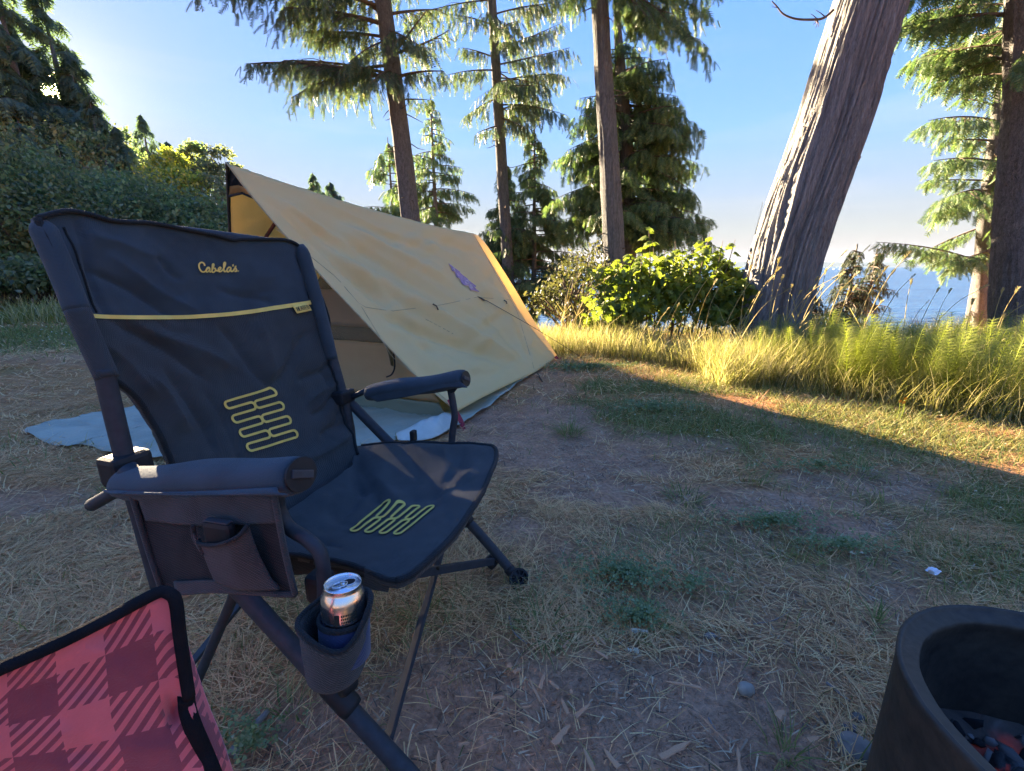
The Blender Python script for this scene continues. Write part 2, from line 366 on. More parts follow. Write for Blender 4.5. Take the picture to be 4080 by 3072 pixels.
def furrow(name, c0, c1, c2, f=(16, 16, .9)):
    def b(k):
        a = k.noise(2.2, 8, k.co(f), .5); d = k.noise(7, 6, k.co((f[0]*1.4, f[1]*1.4, f[2]*1.6)), .3); e = k.noise(30, 4, k.co((1, 1, .6)))
        c = k.mix(.5, k.ramp(a, (.28, c0), (.52, c1), (.78, c2)), k.ramp(d, (.35, c0), (.68, c2))); c = k.mix(.3, c, k.mix(1., c, k.ramp(e, (.3, (.5, .5, .5)), (.7, (1.3, 1.3, 1.3))), 'MULTIPLY'))
        b1 = k.n('ShaderNodeBump'); b1.inputs['Strength'].default_value = 1.; b1.inputs['Distance'].default_value = .05; k.l(d, b1.inputs['Height']); b2 = k.n('ShaderNodeBump'); b2.inputs['Strength'].default_value = .7; b2.inputs['Distance'].default_value = .015; k.l(e, b2.inputs['Height']); k.l(b1.outputs[0], b2.inputs['Normal'])
        k.out(k.bsdf(c, .95, b2.outputs[0], .08))
    return material(name, b)
M_bark = furrow('grey furrowed bark', (.075, .073, .07), (.17, .168, .165), (.29, .287, .28), (22, 22, 1.6)); M_bark2 = furrow('flaky brown grey bark', (.085, .078, .07), (.19, .178, .165), (.32, .30, .275), (18, 18, 5))
M_limb = plain('limb bark', (0.112, 0.0812, 0.0607), .9, .1, scale=9)
def trunkmesh(P, r, n=24, ridge=.06, freq=9, seed=0, m=None, stretch=1.6):
    P = spline(P, m or 40); r = np.interp(np.linspace(0, 1, len(P)), np.linspace(0, 1, len(r)), r)
    T, N, B = frames(P); a = np.arange(n)/n*2*pi; s = np.concatenate([[0], np.cumsum(np.linalg.norm(np.diff(P, axis=0), axis=1))])
    A, S = np.meshgrid(a, s); tw = A+S*.05
    # periodic ridges: noise on a circle
    q = fbm(np.cos(tw)*freq*.35+7, S*stretch+np.sin(tw)*freq*.35, seed, 3); q2 = fbm((np.cos(tw)+3)*freq, (np.sin(tw)+3)*freq+S*stretch*.5, seed+5, 3)
    R = r[:, None]*(1+ridge*2*(np.abs(q-.5)*2-.4)+ridge*1.6*(q2-.5))
    V = P[:, None]+R[..., None]*(N[:, None]*np.cos(A)[..., None]+B[:, None]*np.sin(A)[..., None])
    m = len(P); F = [[i*n+j, i*n+(j+1) % n, (i+1)*n+(j+1) % n, (i+1)*n+j] for i in range(m-1) for j in range(n)]
    F.append([(m-1)*n+j for j in range(n)]); return V.reshape(-1, 3), F
class Crown:
    """collects fronds and limbs of one tree"""
    def __init__(s, kind='cedar', fs=.26, seed=1):
        s.p, s.d, s.u, s.s, s.limbs, s.kind, s.fs, s.r = [], [], [], [], [], kind, fs, random.Random(seed)
    def branch(s, p0, p1, droop=.25, dens=1., rad=.018, spread=1., curtain=1.):
        r = s.r; p0 = np.array(p0, float); p1 = np.array(p1, float); L_ = np.linalg.norm(p1-p0)
        mid = (p0+p1)/2+np.array([r.uniform(-.06, .06)*L_, r.uniform(-.06, .06)*L_, droop*L_*.35])
        t = np.linspace(0, 1, 9)[:, None]; P = (1-t)**2*p0+2*t*(1-t)*mid+t*t*p1
        s.limbs.append(tube(P, np.linspace(rad, rad*.22, 9), 5, False))
        f = unit(p1-p0); side = unit(np.cross(f, [0, 0, 1])); n2 = max(4, int(L_*9*dens/ (s.fs/.26)))
        for i in range(n2):
            t = .16+.84*(i+r.random())/n2; q = (1-t)**2*p0+2*t*(1-t)*mid+t*t*p1; sg = 1 if i % 2 else -1
            l2 = spread*L_*(.36*(1-t)+.10)*r.uniform(.6, 1.25); l2 = min(l2, 1.1)
            d2 = unit(side*sg*r.uniform(.5, 1)+f*r.uniform(.35, .9)+np.array([0, 0, -r.uniform(.1, .5)]))
            nf = max(1, int(l2/(s.fs*.42)))
            if l2 > .3: s.limbs.append(tube(np.array([q, q+d2*l2*.5+np.array([0, 0, -.02*l2]), q+d2*l2-np.array([0, 0, .18*l2])]), [rad*.3, rad*.2, rad*.1], 4, False))
            for j in range(nf+1):
                a = j/max(1, nf); pp = q+d2*l2*a-np.array([0, 0, .18*l2*a*a])
                dn = r.uniform(.25, 1.1)*curtain; sd = unit(np.cross(d2, [0, 0, 1]))*(1 if j % 2 else -1)
                dd = d2*r.uniform(.3, .9)+sd*r.uniform(0, .8)+np.array([0, 0, -dn])
                s.p.append(pp); s.d.append(dd); s.u.append(np.array([r.uniform(-.6, .6), r.uniform(-.6, .6), 1])); s.s.append(s.fs*r.uniform(.6, 1.35))
                if r.random() < .6*curtain:
                    s.p.append(pp); s.d.append(unit(dd*.4+np.array([r.uniform(-.3, .3), r.uniform(-.3, .3), -1]))); s.u.append(np.array([r.uniform(-1, 1), r.uniform(-1, 1), .2])); s.s.append(s.fs*r.uniform(.7, 1.5))
    def fill(s, trunk, z0, z1, n, prof, pitch=0., bias=None, **k):
        """n branches round a trunk polyline between z0 and z1; prof: (z, radius) table"""
        r = s.r; zz = [q[0] for q in prof]; rr = [q[1] for q in prof]; T = np.asarray(trunk)
        for i in range(n):
            z = z0+(z1-z0)*(i+r.random())/n; az = r.uniform(0, 2*pi); R = np.interp(z, zz, rr)*r.uniform(.6, 1.1)
            if bias: R *= 1+bias[1]*cos(az-bias[0])
            c = np.array([np.interp(z, T[:, 2], T[:, 0]), np.interp(z, T[:, 2], T[:, 1]), z])
            s.branch(c, c+np.array([cos(az)*R, sin(az)*R, R*(pitch+r.uniform(-.15, .15))]), **k)
    def build(s, parent, mat):
        tm = {'cedar': FR_CEDAR, 'spruce': FR_SPRUCE, 'far': FR_FAR}[s.kind]
        A = [np.array(q) for q in (s.p, s.d, s.u, s.s)]
        if s.kind == 'far':                                # gap in the branches where the sun shines through
            qx, qy, _ = project(A[0]); keep = np.hypot(qx-185, qy-335) > 36; A = [q[keep] for q in A]
        V, F = instances(tm, *A)
        if s.limbs: mk('branches', *join(s.limbs), M_limb, parent, True, 'stuff')
        mk('crown', V, F, mat, parent)
def base_at(P):
    P = np.asarray(P[0], float); return (P[0], P[1], P[2])
def trunk_px(pts, y, dy=None):
    return np.array([aty(a, b_, y+(0 if dy is None else dy[i])) for i, (a, b_) in enumerate(pts)])
def extend_down(P, zb, zt):
    """extend a trunk line down to zb and up to zt along its end directions"""
    P = np.asarray(P, float); P = P[np.argsort(P[:, 2])]
    d0 = (P[1]-P[0])/(P[1][2]-P[0][2]); d1 = (P[-1]-P[-2])/(P[-1][2]-P[-2][2])
    return np.vstack([P[0]+d0*(zb-P[0][2]), P, P[-1]+d1*(zt-P[-1][2])])
# ---- the big leaning cedar at the edge of the bluff
P = extend_down(trunk_px([(3052, 1361), (3135, 1000), (3312, 501), (3469, 0)], 5.5), gz(3.2, 5.5)-.2, 9.5)
t = thing('leaning_cedar_tree', 'massive leaning cedar trunk with deep furrowed grey bark beside the sunlit bush', 'tree', (P[0][0], P[0][1], P[0][2]+.2))
def b(k):
    co = k.co((1, 1, 1)); geo = k.n('ShaderNodeNewGeometry')
    a = k.noise(2.2, 8, k.co((16, 16, .9)), .5); d = k.noise(7, 6, k.co((22, 22, 1.4)), .3)
    c = k.mix(.5, k.ramp(a, (.28, (.085, .078, .072)), (.52, (.21, .20, .19)), (.78, (.33, .315, .298))), k.ramp(d, (.35, (.085, .078, .072)), (.68, (.33, .315, .298))))
    k.out(k.bsdf(c, .95, k.bump(d, .8, .03), .08))
M_cbark = material('furrowed cedar bark', b)
# strips of furrowed bark: ridges run with the grain, slightly twisted
Ps = spline(P, 150); nn = 210; rr = np.interp(Ps[:, 2], [-.3, 0, .35, 1.2, 2.9, 4.8, 10], [.44, .42, .40, .39, .355, .32, .25])
T_, N_, B_ = frames(Ps); a = np.arange(nn)/nn*2*pi; A, S = np.meshgrid(a, Ps[:, 2]); tw = A+S*.035+.25*(fbm(np.cos(A)*1.5+5, S*.8+np.sin(A)*1.5, 3, 2)-.5)
lobes = .05*np.sin(tw*3+.6)+.035*np.sin(tw*5+2.)+.018*np.sin(tw*8)
q1 = fbm(np.cos(tw)*7+20, np.sin(tw)*7+S*.25+20, 8, 2); q2 = fbm(np.cos(tw)*19+40, np.sin(tw)*19+S*.7+40, 12, 3); q3 = fbm(np.cos(tw)*34+80, np.sin(tw)*34+S*2.2+80, 17, 2)
fl = np.exp(-np.maximum(0, S)/.55)*.09*np.maximum(0, np.sin(tw*4+1))
R = rr[:, None]*(1+lobes+fl-.10*(1-np.abs(q1-.5)*3.2).clip(0, 1)**2-.085*(1-np.abs(q2-.5)*3.6).clip(0, 1)**2+.03*(q3-.5))
V = (Ps[:, None]+R[..., None]*(N_[:, None]*np.cos(A)[..., None]+B_[:, None]*np.sin(A)[..., None])).reshape(-1, 3)
m_ = len(Ps); F = np.array([[i*nn+j, i*nn+(j+1) % nn, (i+1)*nn+(j+1) % nn, (i+1)*nn+j] for i in range(m_-1) for j in range(nn)])
mk('trunk', V, F, M_cbark, t, True)
for k_ in range(14):                                       # loose bark strips standing off the trunk
    i_ = RNG.integers(10, 120); j_ = RNG.integers(0, nn); P_ = V.reshape(m_, nn, 3)[i_:i_+9, j_]; out_ = unit(P_-Ps[i_:i_+9]); L_ = np.linspace(0, 1, len(P_))[:, None]; sd_ = np.cross(out_, unit(np.gradient(P_, axis=0)))*.012
    mk('bark_strip', np.vstack([P_+out_*(.004+.03*L_**2)-sd_, P_+out_*(.004+.03*L_**2)+sd_]), [[q_, q_+1, len(P_)+q_+1, len(P_)+q_] for q_ in range(len(P_)-1)], M_cbark, t)
lc = Crown('cedar', .3, 5)
lc.fill(P, 6.2, 9.3, 16, [(6, 2.4), (9.4, 1.4)], -.1)
lc.build(t, M_cedar)
# its bare dead twig reaching left into the sky
tw0 = aty(3320, 42, 5.45); pts = [(3320, 40), (3285, 70), (3245, 78), (3170, 75), (3120, 55), (3095, 25), (3075, 5)]
Tw = np.array([aty(a_, b_, 5.35) for a_, b_ in pts]); prts = [tube(spline(Tw, 26), np.linspace(.014, .005, 26), 6)]
for (x0, y0), (x1, y1) in (((3285, 65), (3250, 40)), ((3255, 76), (3230, 55)), ((3255, 78), (3250, 112)), ((3255, 78), (3262, 108)), ((3252, 78), (3240, 100)), ((3100, 30), (3075, 27)), ((3120, 55), (3105, 40))):
    prts.append(tube(np.array([aty(x0, y0, 5.35), aty((x0+x1)/2+3, (y0+y1)/2, 5.34), aty(x1, y1, 5.33)]), [.006, .004, .002], 5))
mk('dead_twig', *join(prts), M_limb, t, True)

def stubs(P, r0, n, t, seed, lo, hi, ln=.22):
    r_ = random.Random(seed); T = spline(P, 60); pr = []
    for _ in range(n):
        z = r_.uniform(lo, hi); c = np.array([np.interp(z, T[:, 2], T[:, 0]), np.interp(z, T[:, 2], T[:, 1]), z]); a = r_.uniform(0, 2*pi); d = np.array([cos(a), sin(a), r_.uniform(-.5, .3)]); l = ln*r_.uniform(.3, 1.5)
        pr.append(tube(np.array([c+d*r0*.7, c+d*(r0+l*.5)+[0, 0, -.02], c+d*(r0+l)+[0, 0, r_.uniform(-.08, .02)]]), [.011, .007, .003], 5, False))
    mk('dead_stubs', *join(pr), M_limb, t, True, 'stuff')
# ---- tall spruce behind the tent with a long bough reaching left
P = extend_down(trunk_px([(1636, 870), (1600, 560), (1560, 250), (1525, 0)], 9.0), -1.6, 12.)
tb = gz(P[0][0], P[0][1]); t = thing('spruce_tree', 'tall spruce behind the tent with a long bough reaching left', 'tree', (P[0][0], P[0][1], P[0][2]))
mk('trunk', *trunkmesh(P, [.19, .175, .16, .15, .14, .10], 26, .05, 8, 3, 70), M_bark2, t, True)
stubs(P, .16, 34, t, 1, 1., 5.5)
C = Crown('spruce', .185, 21); Yd = 9.0
def px_branch(C, y, a, b_, dy=0., **k): C.branch(aty(*a, y), aty(*b_, y+dy), **k)
for a, b_, dy, k in [((1570, 320), (985, 255), -.7, dict(droop=.3, dens=1.7, rad=.045, spread=.8)), ((1565, 300), (1130, 240), .8, dict(droop=.2, dens=1.5, rad=.03)),
                    ((1560, 260), (1160, 390), -.4, dict(droop=.35, dens=1.5, rad=.03)), ((1575, 310), (1770, 285), -.5, dict(droop=.2, dens=1.4, rad=.03)),
                    ((1580, 400), (1720, 400), .5, dict(droop=.1, dens=1., rad=.02)), ((1550, 220), (1790, 120), .4, dict(droop=-.2, dens=1., rad=.03)), ((1555, 230), (1700, 40), -.6, dict(droop=-.2, dens=1., rad=.03)),
                    ((1540, 100), (1130, 30), -.8, dict(droop=.25, dens=1.7, rad=.04)), ((1545, 150), (1220, 130), .7, dict(droop=.2, dens=1.5, rad=.03)), ((1535, 60), (1290, -60), -.3, dict(droop=.2, dens=1.5, rad=.03)),
                    ((1535, 60), (1760, 40), .6, dict(droop=.2, dens=1.3, rad=.03)), ((1545, 160), (1380, 260), -.9, dict(droop=.2, dens=1.5)), ((1540, 120), (1700, 200), -.9, dict(droop=.2, dens=1.3)), ((1560, 280), (1480, 330), -1.2, dict(droop=.2, dens=1.2))]:
    px_branch(C, Yd, a, b_, dy, curtain=.9, **k)
C.fill(P, 5.2, 11.5, 34, [(4.5, 2.6), (7, 2.3), (12, .8)], -.12, dens=1.1, rad=.03)
C.build(t, M_spruce)
# ---- slender spruce in the middle
P = extend_down(trunk_px([(2005, 760), (1985, 420), (1960, 0)], 11.), -3.2, 14.)
t = thing('spruce_tree', 'slender dark spruce with thin hanging sprays between the two tall trunks', 'tree', tuple(P[0]))
mk('trunk', *trunkmesh(P, [.15, .12, .10, .07], 18, .05, 7, 5, 60), M_bark, t, True)
stubs(P, .10, 26, t, 2, 0., 5., .3)
C = Crown('spruce', .20, 31)
for a, b_, dy, k in [((1985, 420), (2260, 460), -.5, dict(droop=.25)), ((1985, 390), (1850, 470), .4, dict(droop=.3)), ((1980, 330), (2250, 300), .6, dict(droop=.2)), ((1975, 260), (2270, 190), -.5, dict(droop=.0)),
                    ((1970, 200), (2240, 90), .2, dict(droop=-.1)), ((1975, 280), (1780, 300), -.6, dict(droop=.2)), ((1970, 230), (1840, 190), .4, dict(droop=.2)), ((1965, 100), (1820, 60), -.5, dict(droop=.2)), ((1962, 60), (2230, 10), .5, dict(droop=.1)),
                    ((1990, 470), (2110, 520), -.7, dict(droop=.2)), ((1985, 440), (2180, 400), .8, dict(droop=.2)), ((1988, 350), (2130, 340), -1., dict(droop=.1)), ((1990, 500), (1900, 530), -.4, dict(droop=.1))]:
    px_branch(C, 11., a, b_, dy, dens=1.35, curtain=1.2, rad=.02, **k)
C.fill(P, 4.2, 13.5, 36, [(3.5, 1.5), (7, 1.7), (14, .4)], -.15, dens=1., curtain=1.2)
C.build(t, M_spruce)
# ---- young cedars along the bluff
def young(px, ytop, ybase, y, R, seed, label, mat=None, n=34, kind='cedar', fs=.18, group='young cedars along the bluff', name='cedar_tree', dens=1.1, ctop=0.):
    top = aty(px, ytop, y); bx = top[0]; zb = float(gz(bx, y))-.1
    P = np.array([[bx+.05, y, zb], [bx+.03, y, zb*.5+top[2]*.5], [bx, y, top[2]+.1]])
    t = thing(name, label, 'tree', tuple(P[0]), group)
    r0 = .02+.012*(top[2]-zb); mk('trunk', *trunkmesh(P, [r0, r0*.7, .012], 12, .05, 6, seed, 24), M_bark2, t, True)
    C = Crown(kind, fs, seed); z1 = aty(px, ybase, y)[2]; zt = top[2]
    C.fill(P, z1, zt, n, [(z1, R*.75), (z1+(zt-z1)*.25, R), (zt, .12)], -.12, dens=dens, curtain=1.1); C.build(t, mat or M_cedar); return t
young(1715, 400, 900, 14., 1.35, 41, 'young cedar with curved tip just right of the leftmost tall trunk', n=44, dens=1.)
young(2130, 530, 1230, 11.6, 1.55, 43, 'bushy young cedar right behind the rear end of the tent', n=90, dens=1.1)
young(2010, 660, 1100, 12.4, 1.1, 44, 'small cedar half hidden behind the bushy one at the tent', n=60)
young(1545, 560, 880, 16.5, 1.4, 45, 'small cedar peeking out left of the tall spruce trunk above the ridge', n=26, fs=.32)
young(1245, 690, 800, 34., .8, 46, 'left of two distant conifer tips above the tent ridge', n=20, kind='far', fs=.34, mat=M_farcon, group='distant tips above the ridge')
young(1312, 725, 800, 36., .9, 47, 'right of two distant conifer tips above the tent ridge', n=20, kind='far', fs=.34, mat=M_farcon, group='distant tips above the ridge')
# ---- dense cedar behind the straight trunk
P = extend_down(trunk_px([(2505, 1060), (2500, 700), (2470, 250)], 9.8), -3, 5.9)
t = thing('cedar_tree', 'dense dark green cedar standing just behind the straight bare trunk', 'tree', tuple(P[0]))
mk('trunk', *trunkmesh(P, [.17, .15, .12, .03], 16, .06, 7, 9, 40), M_bark, t, True)
C = Crown('cedar', .19, 51); zz = [aty(2490, q, 9.8)[2] for q in (960, 880, 700, 480, 300, 170)]
C.fill(P, zz[0], zz[5], 120, list(zip(zz, [1.0, 1.55, 1.5, 1.3, .95, .2])), -.1, dens=1.0, curtain=1.25, bias=(0., .08))
for a, b_ in [((2500, 640), (2770, 770)), ((2500, 560), (2740, 590)), ((2490, 430), (2700, 430)), ((2500, 760), (2720, 900)), ((2490, 520), (2260, 600)), ((2490, 720), (2200, 800))]: px_branch(C, 9.8, a, b_, -.5, dens=1.2, curtain=1.2)
C.build(t, M_cedar)
# ---- straight trunk with drooping boughs at the top right
P = extend_down(trunk_px([(2448, 1040), (2430, 700), (2405, 300), (2388, 0)], 8.2), -1.8, 11.5)
t = thing('cedar_tree', 'straight bare grey trunk in front of the dense cedar with drooping boughs above', 'tree', tuple(P[0]))
mk('trunk', *trunkmesh(P, [.21, .185, .165, .14, .13, .08], 60, .07, 12, 11, 120, 1.2), M_bark, t, True)
stubs(P, .17, 16, t, 3, .5, 5., .15)
C = Crown('cedar', .165, 61)
for a, b_, dy, k in [((2400, -60), (2830, 230), -.3, dict(droop=.5, dens=.8, rad=.022)), ((2400, -40), (2720, 120), .5, dict(droop=.4, dens=.9)), ((2395, -90), (2600, 90), -.5, dict(droop=.3, dens=.9)), ((2395, -80), (2290, 40), .3, dict(droop=.3, dens=.9)),
                    ((2395, -100), (2810, 60), .4, dict(droop=.3, dens=.8)), ((2400, -50), (2640, 160), .1, dict(droop=.3, dens=.8)), ((2400, -120), (2250, 10), -.4, dict(droop=.3))]:
    px_branch(C, 8.2, a, b_, dy, curtain=1.5, **k)
C.fill(P, 5.4, 10.8, 26, [(5, 2.0), (8, 1.8), (11, .6)], -.2, dens=.9, curtain=1.3)
C.build(t, M_cedar)
# ---- right hand trees on the bluff
P = extend_down(trunk_px([(4015, 1340), (4030, 900), (4065, 450), (4075, 60)], 6.2), -.3, 9.)
t = thing('cedar_tree', 'thick trunk at the right edge of the picture with sunlit reddish bark', 'tree', tuple(P[0]))
mk('trunk', *trunkmesh(P, [.25, .21, .18, .165, .16, .11], 60, .08, 12, 13, 120, 1.2), M_bark2, t, True)
C = Crown('cedar', .165, 71)
for a, b_, dy, k in [((4070, 60), (3590, 110), .6, dict(droop=.3, dens=1.7, rad=.03)), ((4070, 20), (3640, 60), 1.2, dict(droop=.2, dens=1.6)), ((4070, 180), (3650, 240), .9, dict(droop=.3, dens=1.6)), ((4060, 300), (3730, 330), .8, dict(droop=.3, dens=1.5)),
                    ((4070, -40), (3610, -20), .3, dict(droop=.3, dens=1.6)), ((4070, 120), (3800, 200), 1.8, dict(droop=.2, dens=1.5)), ((4060, 260), (3700, 200), 1.6, dict(droop=.2, dens=1.5)), ((4060, 200), (4180, 260), -.6, dict(droop=.2, dens=1.3))]:
    px_branch(C, 6.2, a, b_, dy, curtain=1.1, **k)
C.fill(P, 4.9, 8.9, 22, [(4.5, 1.9), (9, .9)], -.15, dens=1.)
C.build(t, M_cedar)
P = extend_down(trunk_px([(3900, 1320), (3925, 900), (3970, 500)], 8.2), -2., 6.6)
t = thing('cedar_tree', 'slim cedar with feathery green sprays left of the thick trunk at the right edge', 'tree', tuple(P[0]))
mk('trunk', *trunkmesh(P, [.13, .12, .10, .04], 18, .07, 7, 15, 50), M_bark2, t, True)
C = Crown('cedar', .16, 81)
for a, b_, dy, k in [((3960, 480), (3700, 480), -.5, dict(droop=.2)), ((3950, 560), (3760, 560), .3, dict(droop=.2)), ((3940, 640), (3720, 640), -.3, dict(droop=.15)), ((3935, 720), (3690, 720), .3, dict(droop=.1)), ((3930, 800), (3720, 850), -.4, dict(droop=.2)),
                    ((3930, 900), (3690, 1000), .4, dict(droop=.2)), ((3930, 880), (4010, 980), -.4, dict(droop=.2)), ((3915, 1050), (3490, 965), -.6, dict(droop=.15, spread=.42)), ((3960, 420), (3820, 390), .4, dict(droop=.2)), ((3950, 600), (4030, 700), -.5, dict(droop=.2)), ((3945, 700), (4040, 850), -.6, dict(droop=.2)), ((3930, 760), (3800, 780), -.8, dict(droop=.2)), ((3940, 1000), (3800, 1060), -.6, dict(droop=.2))]:
    px_branch(C, 8.2, a, b_, dy, dens=1.15, curtain=.9, **k)
C.fill(P, 4., 6.5, 16, [(3.5, 1.1), (7, .3)], -.1)
C.build(t, M_cedar)
P = extend_down(trunk_px([(3855, 1330), (3895, 1080), (3930, 800)], 8.9), -2.5, 5.)
t = thing('cedar_tree', 'thin pale trunk crossing just behind the slim cedar at the right', 'tree', tuple(P[0]))
mk('trunk', *trunkmesh(P, [.085, .075, .06, .02], 14, .07, 7, 17, 40), M_bark2, t, True)
C = Crown('cedar', .25, 83); C.fill(P, 2.6, 4.9, 12, [(2.5, .8), (5, .2)], -.1); C.build(t, M_cedar)
for px, yt, yb, y, R, s, lab in [(3412, 995, 1290, 8.6, .5, 91, 'small dark spruce on the bluff right of the leaning trunk'), (3492, 1010, 1250, 9.6, .48, 92, 'smaller spruce just right of the dark spruce on the bluff'), (3230, 1120, 1300, 9.2, .42, 93, 'little spruce tip showing beside the foot of the leaning trunk')]:
    young(px, yt, yb, y, R, s, lab, M_dark_spruce, 46, 'spruce', .13, 'small spruces on the bluff', 'small_spruce', 1.1)

# ---- leafy shrubs: clusters of single leaves round a bumpy body
def leaf4():
    V = np.array([(0, 0, 0), (.45, .30, .05), (1, 0, -.12), (.45, -.30, .05)], float); return V, np.array([[0, 1, 2], [0, 2, 3]])
LEAF = leaf4()
def maple():
    """three to five lobed leaf, unit size"""
    pts = [(0, 0), (.10, .28), (-.02, .52), (.28, .46), (.36, .30), (.50, .50), (.72, .46), (.66, .28), (.82, .20), (1.05, 0), (.82, -.20), (.66, -.28), (.72, -.46), (.50, -.50), (.36, -.30), (.28, -.46), (-.02, -.52), (.10, -.28)]
    V = [(.42, 0, .03)]+[(x, y, -.32*abs(y)-.14*x*x) for x, y in pts]; n = len(pts)
    return np.array(V, float), np.array([[0, 1+i, 1+(i+1) % n] for i in range(n)])
MAPLE = maple()
def b(k):
    isl = k.island(); n = k.noise(.9, 3, k.co()); c = k.ramp(isl, (0., (0.0759, 0.129, 0.0674)), (.75, (0.152, 0.225, 0.113)), (1., (0.262, 0.321, 0.18)))
    c = k.mix(k.ramp(n, (.40, (0, 0, 0)), (.62, (1, 1, 1))), c, k.ramp(isl, (0., (0.0621, 0.0837, 0.045)), (1., (0.207, 0.193, 0.09)))); k.out(k.leafy(c, k.mix(1., c, (1.6, 1.65, .9), 'MULTIPLY'), .45, .45, .35))
M_shrub = material('alder leaves', b)
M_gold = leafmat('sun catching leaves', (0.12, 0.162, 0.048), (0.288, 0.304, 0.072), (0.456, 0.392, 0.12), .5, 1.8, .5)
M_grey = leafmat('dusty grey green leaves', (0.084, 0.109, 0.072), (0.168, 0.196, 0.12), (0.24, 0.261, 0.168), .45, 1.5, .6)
def leaves_on(blobs, n, size, seed, inner=.35, tmpl=LEAF, down=.5):
    """n leaves spread in clumps over and inside ellipsoids (centre, radii)"""
    g = np.random.default_rng(seed); P = []; w = np.array([r[0]*r[2]+r[1]*r[2] for c, r in blobs], float); w /= w.sum()
    for (c, r), f in zip(blobs, w):
        k = max(6, int(n*f/22)); d = unit(g.normal(size=(k, 3))); d[:, 2] = np.abs(d[:, 2])*1.0-.35*g.random(k); d = unit(d)
        rad = 1-inner*g.random(k)**1.6; rad *= .60+.72*fbm(d[:, 0]*2.5+c[0], d[:, 2]*2.5+d[:, 1]*2+c[1], seed, 3)
        cc = np.asarray(c)+d*np.asarray(r)*rad[:, None]
        q = np.repeat(cc, 22, 0)+g.normal(size=(k*22, 3))*np.minimum(.17*np.mean(r), .30)*np.array([1, 1, .75]); P.append(q)
    P = np.vstack(P); m = len(P); D = g.normal(size=(m, 3)); D[:, 2] -= down; U = g.normal(size=(m, 3))*.8; U[:, 2] += .9
    return P, D, U, size*g.uniform(.55, 1.3, m)
def shrub(name, label, blobs, n, size, mat, seed, group=None, cat='shrub', stems=5, tmpl=LEAF):
    blobs = [(np.asarray(c, float), r) for c, r in blobs]; c0 = blobs[0][0]; zb = float(gz(c0[0], c0[1]))
    t = thing(name, label, cat, (c0[0], c0[1], zb), group); r_ = random.Random(seed); prts = []
    for c, r in blobs:
        for i in range(stems):
            e = c+np.array([r_.uniform(-.6, .6)*r[0], r_.uniform(-.6, .6)*r[1], r_.uniform(0, .6)*r[2]]); s0 = np.array([c0[0]+r_.uniform(-.3, .3)*r[0], c0[1]+r_.uniform(-.3, .3)*r[1], zb-.05])
            prts.append(tube(spline([s0, (s0*.5+e*.5)+np.array([0, 0, .1*r[2]]), e], 8), np.linspace(.035*max(1, r[2]/1.5), .008, 8), 5, False))
    mk('stems', *join(prts), M_limb, t, True, 'stuff')
    A = leaves_on(blobs, n, size, seed); qx, qy, _ = project(A[0]); kp = np.hypot(qx-185, qy-335) > 34; V, F = instances(tmpl, *[q[kp] for q in A]); mk('foliage', V, F, mat, t); return t
def blob(px, py, y, rx, rz, ry=None): return (aty(px, py, y), (rx, ry or rx, rz))
G_ = 'leafy thicket along the clearing'
shrub('thicket_shrub', 'tall leafy shrub at the left edge of the picture below the sun', [blob(40, 900, 11., 2.0, 1.6), blob(-260, 800, 11., 1.8, 2.2), blob(120, 1080, 11., 1.3, 1.0), blob(20, 700, 12.2, 1.3, 1.0)], 17000, .11, M_shrub, 101, G_)
shrub('thicket_shrub', 'leafy shrub mass just above the left shoulder of the dark chair', [blob(310, 860, 12.5, 1.3, 1.1), blob(230, 1000, 11.8, 1.5, 1.2), blob(420, 960, 12., 1.5, 1.2)], 15000, .11, M_shrub, 102, G_)
shrub('thicket_shrub', 'rounded dark shrub between chair back and the golden tree', [blob(560, 860, 13.5, 1.6, 1.2), blob(660, 930, 13, 1.4, 1.0), blob(480, 830, 14, 1.2, 1.0)], 11000, .11, M_shrub, 103, G_)
shrub('thicket_shrub', 'low dark shrub just left of the tent peak', [blob(820, 930, 14., 1.5, .9), blob(900, 980, 13., 1.3, .8), blob(740, 960, 13., 1.2, .9)], 9000, .13, M_shrub, 104, G_)
shrub('broadleaf_tree', 'tall broadleaf tree with open twigs right of the sunlit conifer', [blob(320, 600, 46, 3.0, 2.2), blob(440, 530, 46, 1.3, .8), blob(230, 660, 45, 4.6, 3.6), blob(120, 620, 45, 5.5, 4.5), blob(400, 640, 44, 3.2, 2.4), blob(460, 690, 43, 2.2, 1.6)], 15000, .36, M_shrub, 105, None, 'tree')
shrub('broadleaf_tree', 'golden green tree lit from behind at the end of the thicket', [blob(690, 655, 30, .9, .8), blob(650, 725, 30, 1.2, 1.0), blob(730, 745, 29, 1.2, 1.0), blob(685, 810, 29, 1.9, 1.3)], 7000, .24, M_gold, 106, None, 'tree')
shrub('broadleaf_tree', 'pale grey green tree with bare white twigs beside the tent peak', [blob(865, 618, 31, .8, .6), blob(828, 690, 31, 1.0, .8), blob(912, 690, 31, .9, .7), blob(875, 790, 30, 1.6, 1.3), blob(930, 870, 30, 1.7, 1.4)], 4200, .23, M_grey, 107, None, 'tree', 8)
shrub('broadleaf_tree', 'low dark tree between the golden tree and the pale grey one', [blob(772, 610, 34, .8, .7), blob(790, 690, 34, 1.2, 1.2), blob(750, 740, 34, 1.4, 1.2)], 4500, .24, M_shrub, 108, None, 'tree')
# undergrowth at the foot of the thicket
shrub('undergrowth_bush', 'brownish undergrowth at the left edge where the grass meets the thicket', [blob(60, 1130, 9.4, .9, .45), blob(-160, 1140, 9.2, 1., .5)], 3000, .12, M_grey, 109)
shrub('undergrowth_bush', 'dark undergrowth beside the left edge of the dark chair back', [blob(200, 1120, 10., .9, .55), blob(320, 1120, 10.3, .8, .5)], 3000, .12, M_shrub, 110)
